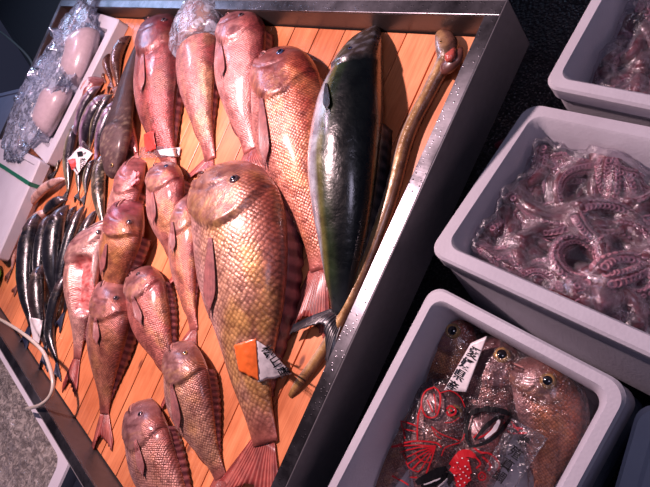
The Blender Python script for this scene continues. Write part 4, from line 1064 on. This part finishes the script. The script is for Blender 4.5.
# wooden strip between lid and box
a, b = at(15,134,.012), at(50,161,.012); d = (b-a).normalized(); n2_ = Vector((-d.y, d.x, 0)); V = []
for z in (.0005, .022):
    for (p, s) in ((a, 0), (b, 0), (b, 1), (a, 1)): V.append(Vector((p.x, p.y, z))+n2_*(.03*s))
o = mesh_obj('wooden_strip', V, [(0,3,2,1),(4,5,6,7),(0,1,5,4),(1,2,6,5),(2,3,7,6),(3,0,4,7)], M['ochre_wood'], smooth=False); tag(o, 'short ochre wooden strip between the foam tray and the banded box', 'strip')
c = at(-1, 276, .0); o = crumple('plastic_piece', c+Vector((0, 0, .024)), (.05,.04,.022), M['green'], .12, 1.5, seed=8); tag(o, 'bright green plastic piece at the left picture edge', 'plastic')
# box left of the tray, and a black block added to darken the corner
def crate(lb, A, B, C, depth, mat, lx=None, ly=None, name='foam_box', cat='box'):
    g = frame_px(A, B, C, lx, ly); return lid_box(name, lb, g, depth, mat, r=.02, cat=cat), g
gz = -.12
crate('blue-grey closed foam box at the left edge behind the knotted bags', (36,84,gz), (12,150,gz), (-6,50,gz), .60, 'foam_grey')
r_, g_ = crate('large black block added to darken the upper left corner', (84,-2,-.10), (38,80,-.10), (-40,-40,-.10), .62, 'block_black', name='dark_block', cat='backdrop')
P = [Vector((p.x, p.y, -.10+.006)) for p in (at(-12,22,-.1), at(0,31,-.1), at(16,44,-.1), at(30,58,-.1), at(36,70,-.1))]; P2 = [catmull(P, i/24) for i in range(25)]
V, Fc = tube_data(P2, [.006]*25, 10); o = mesh_obj('cable', V, Fc, M['cable']); tag(o, 'thin olive cable lying over the added black block in the upper left', 'cable')
# steel table beyond the tray
m = MB(); m.quad_box((TX0, TY1+FL+.006, .030), (TX1+FL-.02, TY1+FL+.45, .040)); 
st = root('steel_table', (-1.2, .6, FZ), 'light steel table top running along the far side of the display tray', 'table'); m.build('table_top', M['steel'], st, .001)
for x in (TX0+.1, TX1-.55):
    for y in (TY1+.15, TY1+.40):
        m = MB(); m.quad_box((x-.015,y-.015,FZ), (x+.015,y+.015,.030)); m.build('leg', M['steel_dull'], st)
# shellfish box, bottom left
i0 = at(5,370,.02); i1 = at(59,457,.02)
rimw = .04
fx = i1.x+.045; fy = (i0.y+i1.y)/2+rimw
fy = min(fy, TY0-FL-.006)
sbx = Frame(Vector((fx, fy, .02)), Vector((-1, 0, 0)), Vector((0, -1, 0)), .85, .42)
open_box('foam_box', 'open white foam box at the bottom left holding shellfish in a wet plastic bag', sbx, .17, rim=max(.02, fy-(i0.y+i1.y)/2), lip=.03, r=.03)
under(sbx, .02, .02, -.02, -.02, -.152, FZ, 'closed foam box on the ground under the shellfish box')
rnd = random.Random(4)
shell_m = plain('shell', (.16,.12,.10), .35, 0, .5, (50,.9,.006)); M['shell'] = shell_m
k = 0
for i in range(9):
    for j in range(4):
        x = .08+i*.085+rnd.uniform(-.01,.01); y = .09+j*.075+rnd.uniform(-.01,.01)
        rm = Matrix.Rotation(rnd.uniform(0, 3.1), 3, 'Z')
        o = crumple('clam', sbx.p(x, y, -.115+rnd.uniform(0,.004)), (.043,.034,.022), M['shell'], .12, 1.8, seed=i*7+j, sub=3, rot=rm)
        tag(o, 'dark brown shellfish under the wet film in the bottom left box', 'shellfish', 'shellfish in the bottom left box')
cover('plastic_film', 'wet crumpled plastic film over the shellfish in the bottom left box', sbx, -.070, .008, 'film_wet', 5.0, ins=.05)
# hose over the near rim
Hp = [(-14,312,.03),(3,321,.06),(21,332,.072),(40,348,.072),(48,362,.07),(53,382,.068),(50,396,.068),(40,405,.066),(26,409,.040)]
P = [at(*h) for h in Hp]; P2 = [catmull(P, i/60) for i in range(61)]
V, Fc = tube_data(P2, [.0042]*61, 12); o = mesh_obj('hose', V, Fc, M['hose']); tag(o, 'thin pale translucent hose looping over the near rim of the steel tray', 'hose')
# ------------------------------------------------------------------ light
def area(name, loc, target, size, power, col, shape='DISK', spread=180):
    l = bpy.data.lights.new(name, 'AREA'); l.shape = shape; l.size = size; l.energy = power; l.color = col; l.spread = math.radians(spread)
    o = bpy.data.objects.new(name, l); COL.objects.link(o); o.location = loc
    o.rotation_euler = (Vector(target)-Vector(loc)).to_track_quat('-Z', 'Y').to_euler(); return o
area('stall_lamp', (-1.20, .16, 1.25), (-.95, 0, 0), .08, 23, (1., .68, .71), spread=125)
area('stall_lamp', (-2.3, .5, 1.2), (-1.6, .1, 0), .10, 4.5, (1., .66, .90))
area('sky_opening', (-3.4, .9, 1.1), (-1.7, .1, 0), .6, 10, (.45, .62, 1.))
area('cool_fill', (.35, .35, 1.7), (-.2, .1, 0), .5, 4.2, (.80, .72, 1.))  # soft fill added to brighten the right-hand boxes, stands for no real lamp
w = bpy.data.worlds.new('world'); scene.world = w; w.use_nodes = True
bg = w.node_tree.nodes['Background']; bg.inputs[0].default_value = (.42, .45, .85, 1); bg.inputs[1].default_value = .045
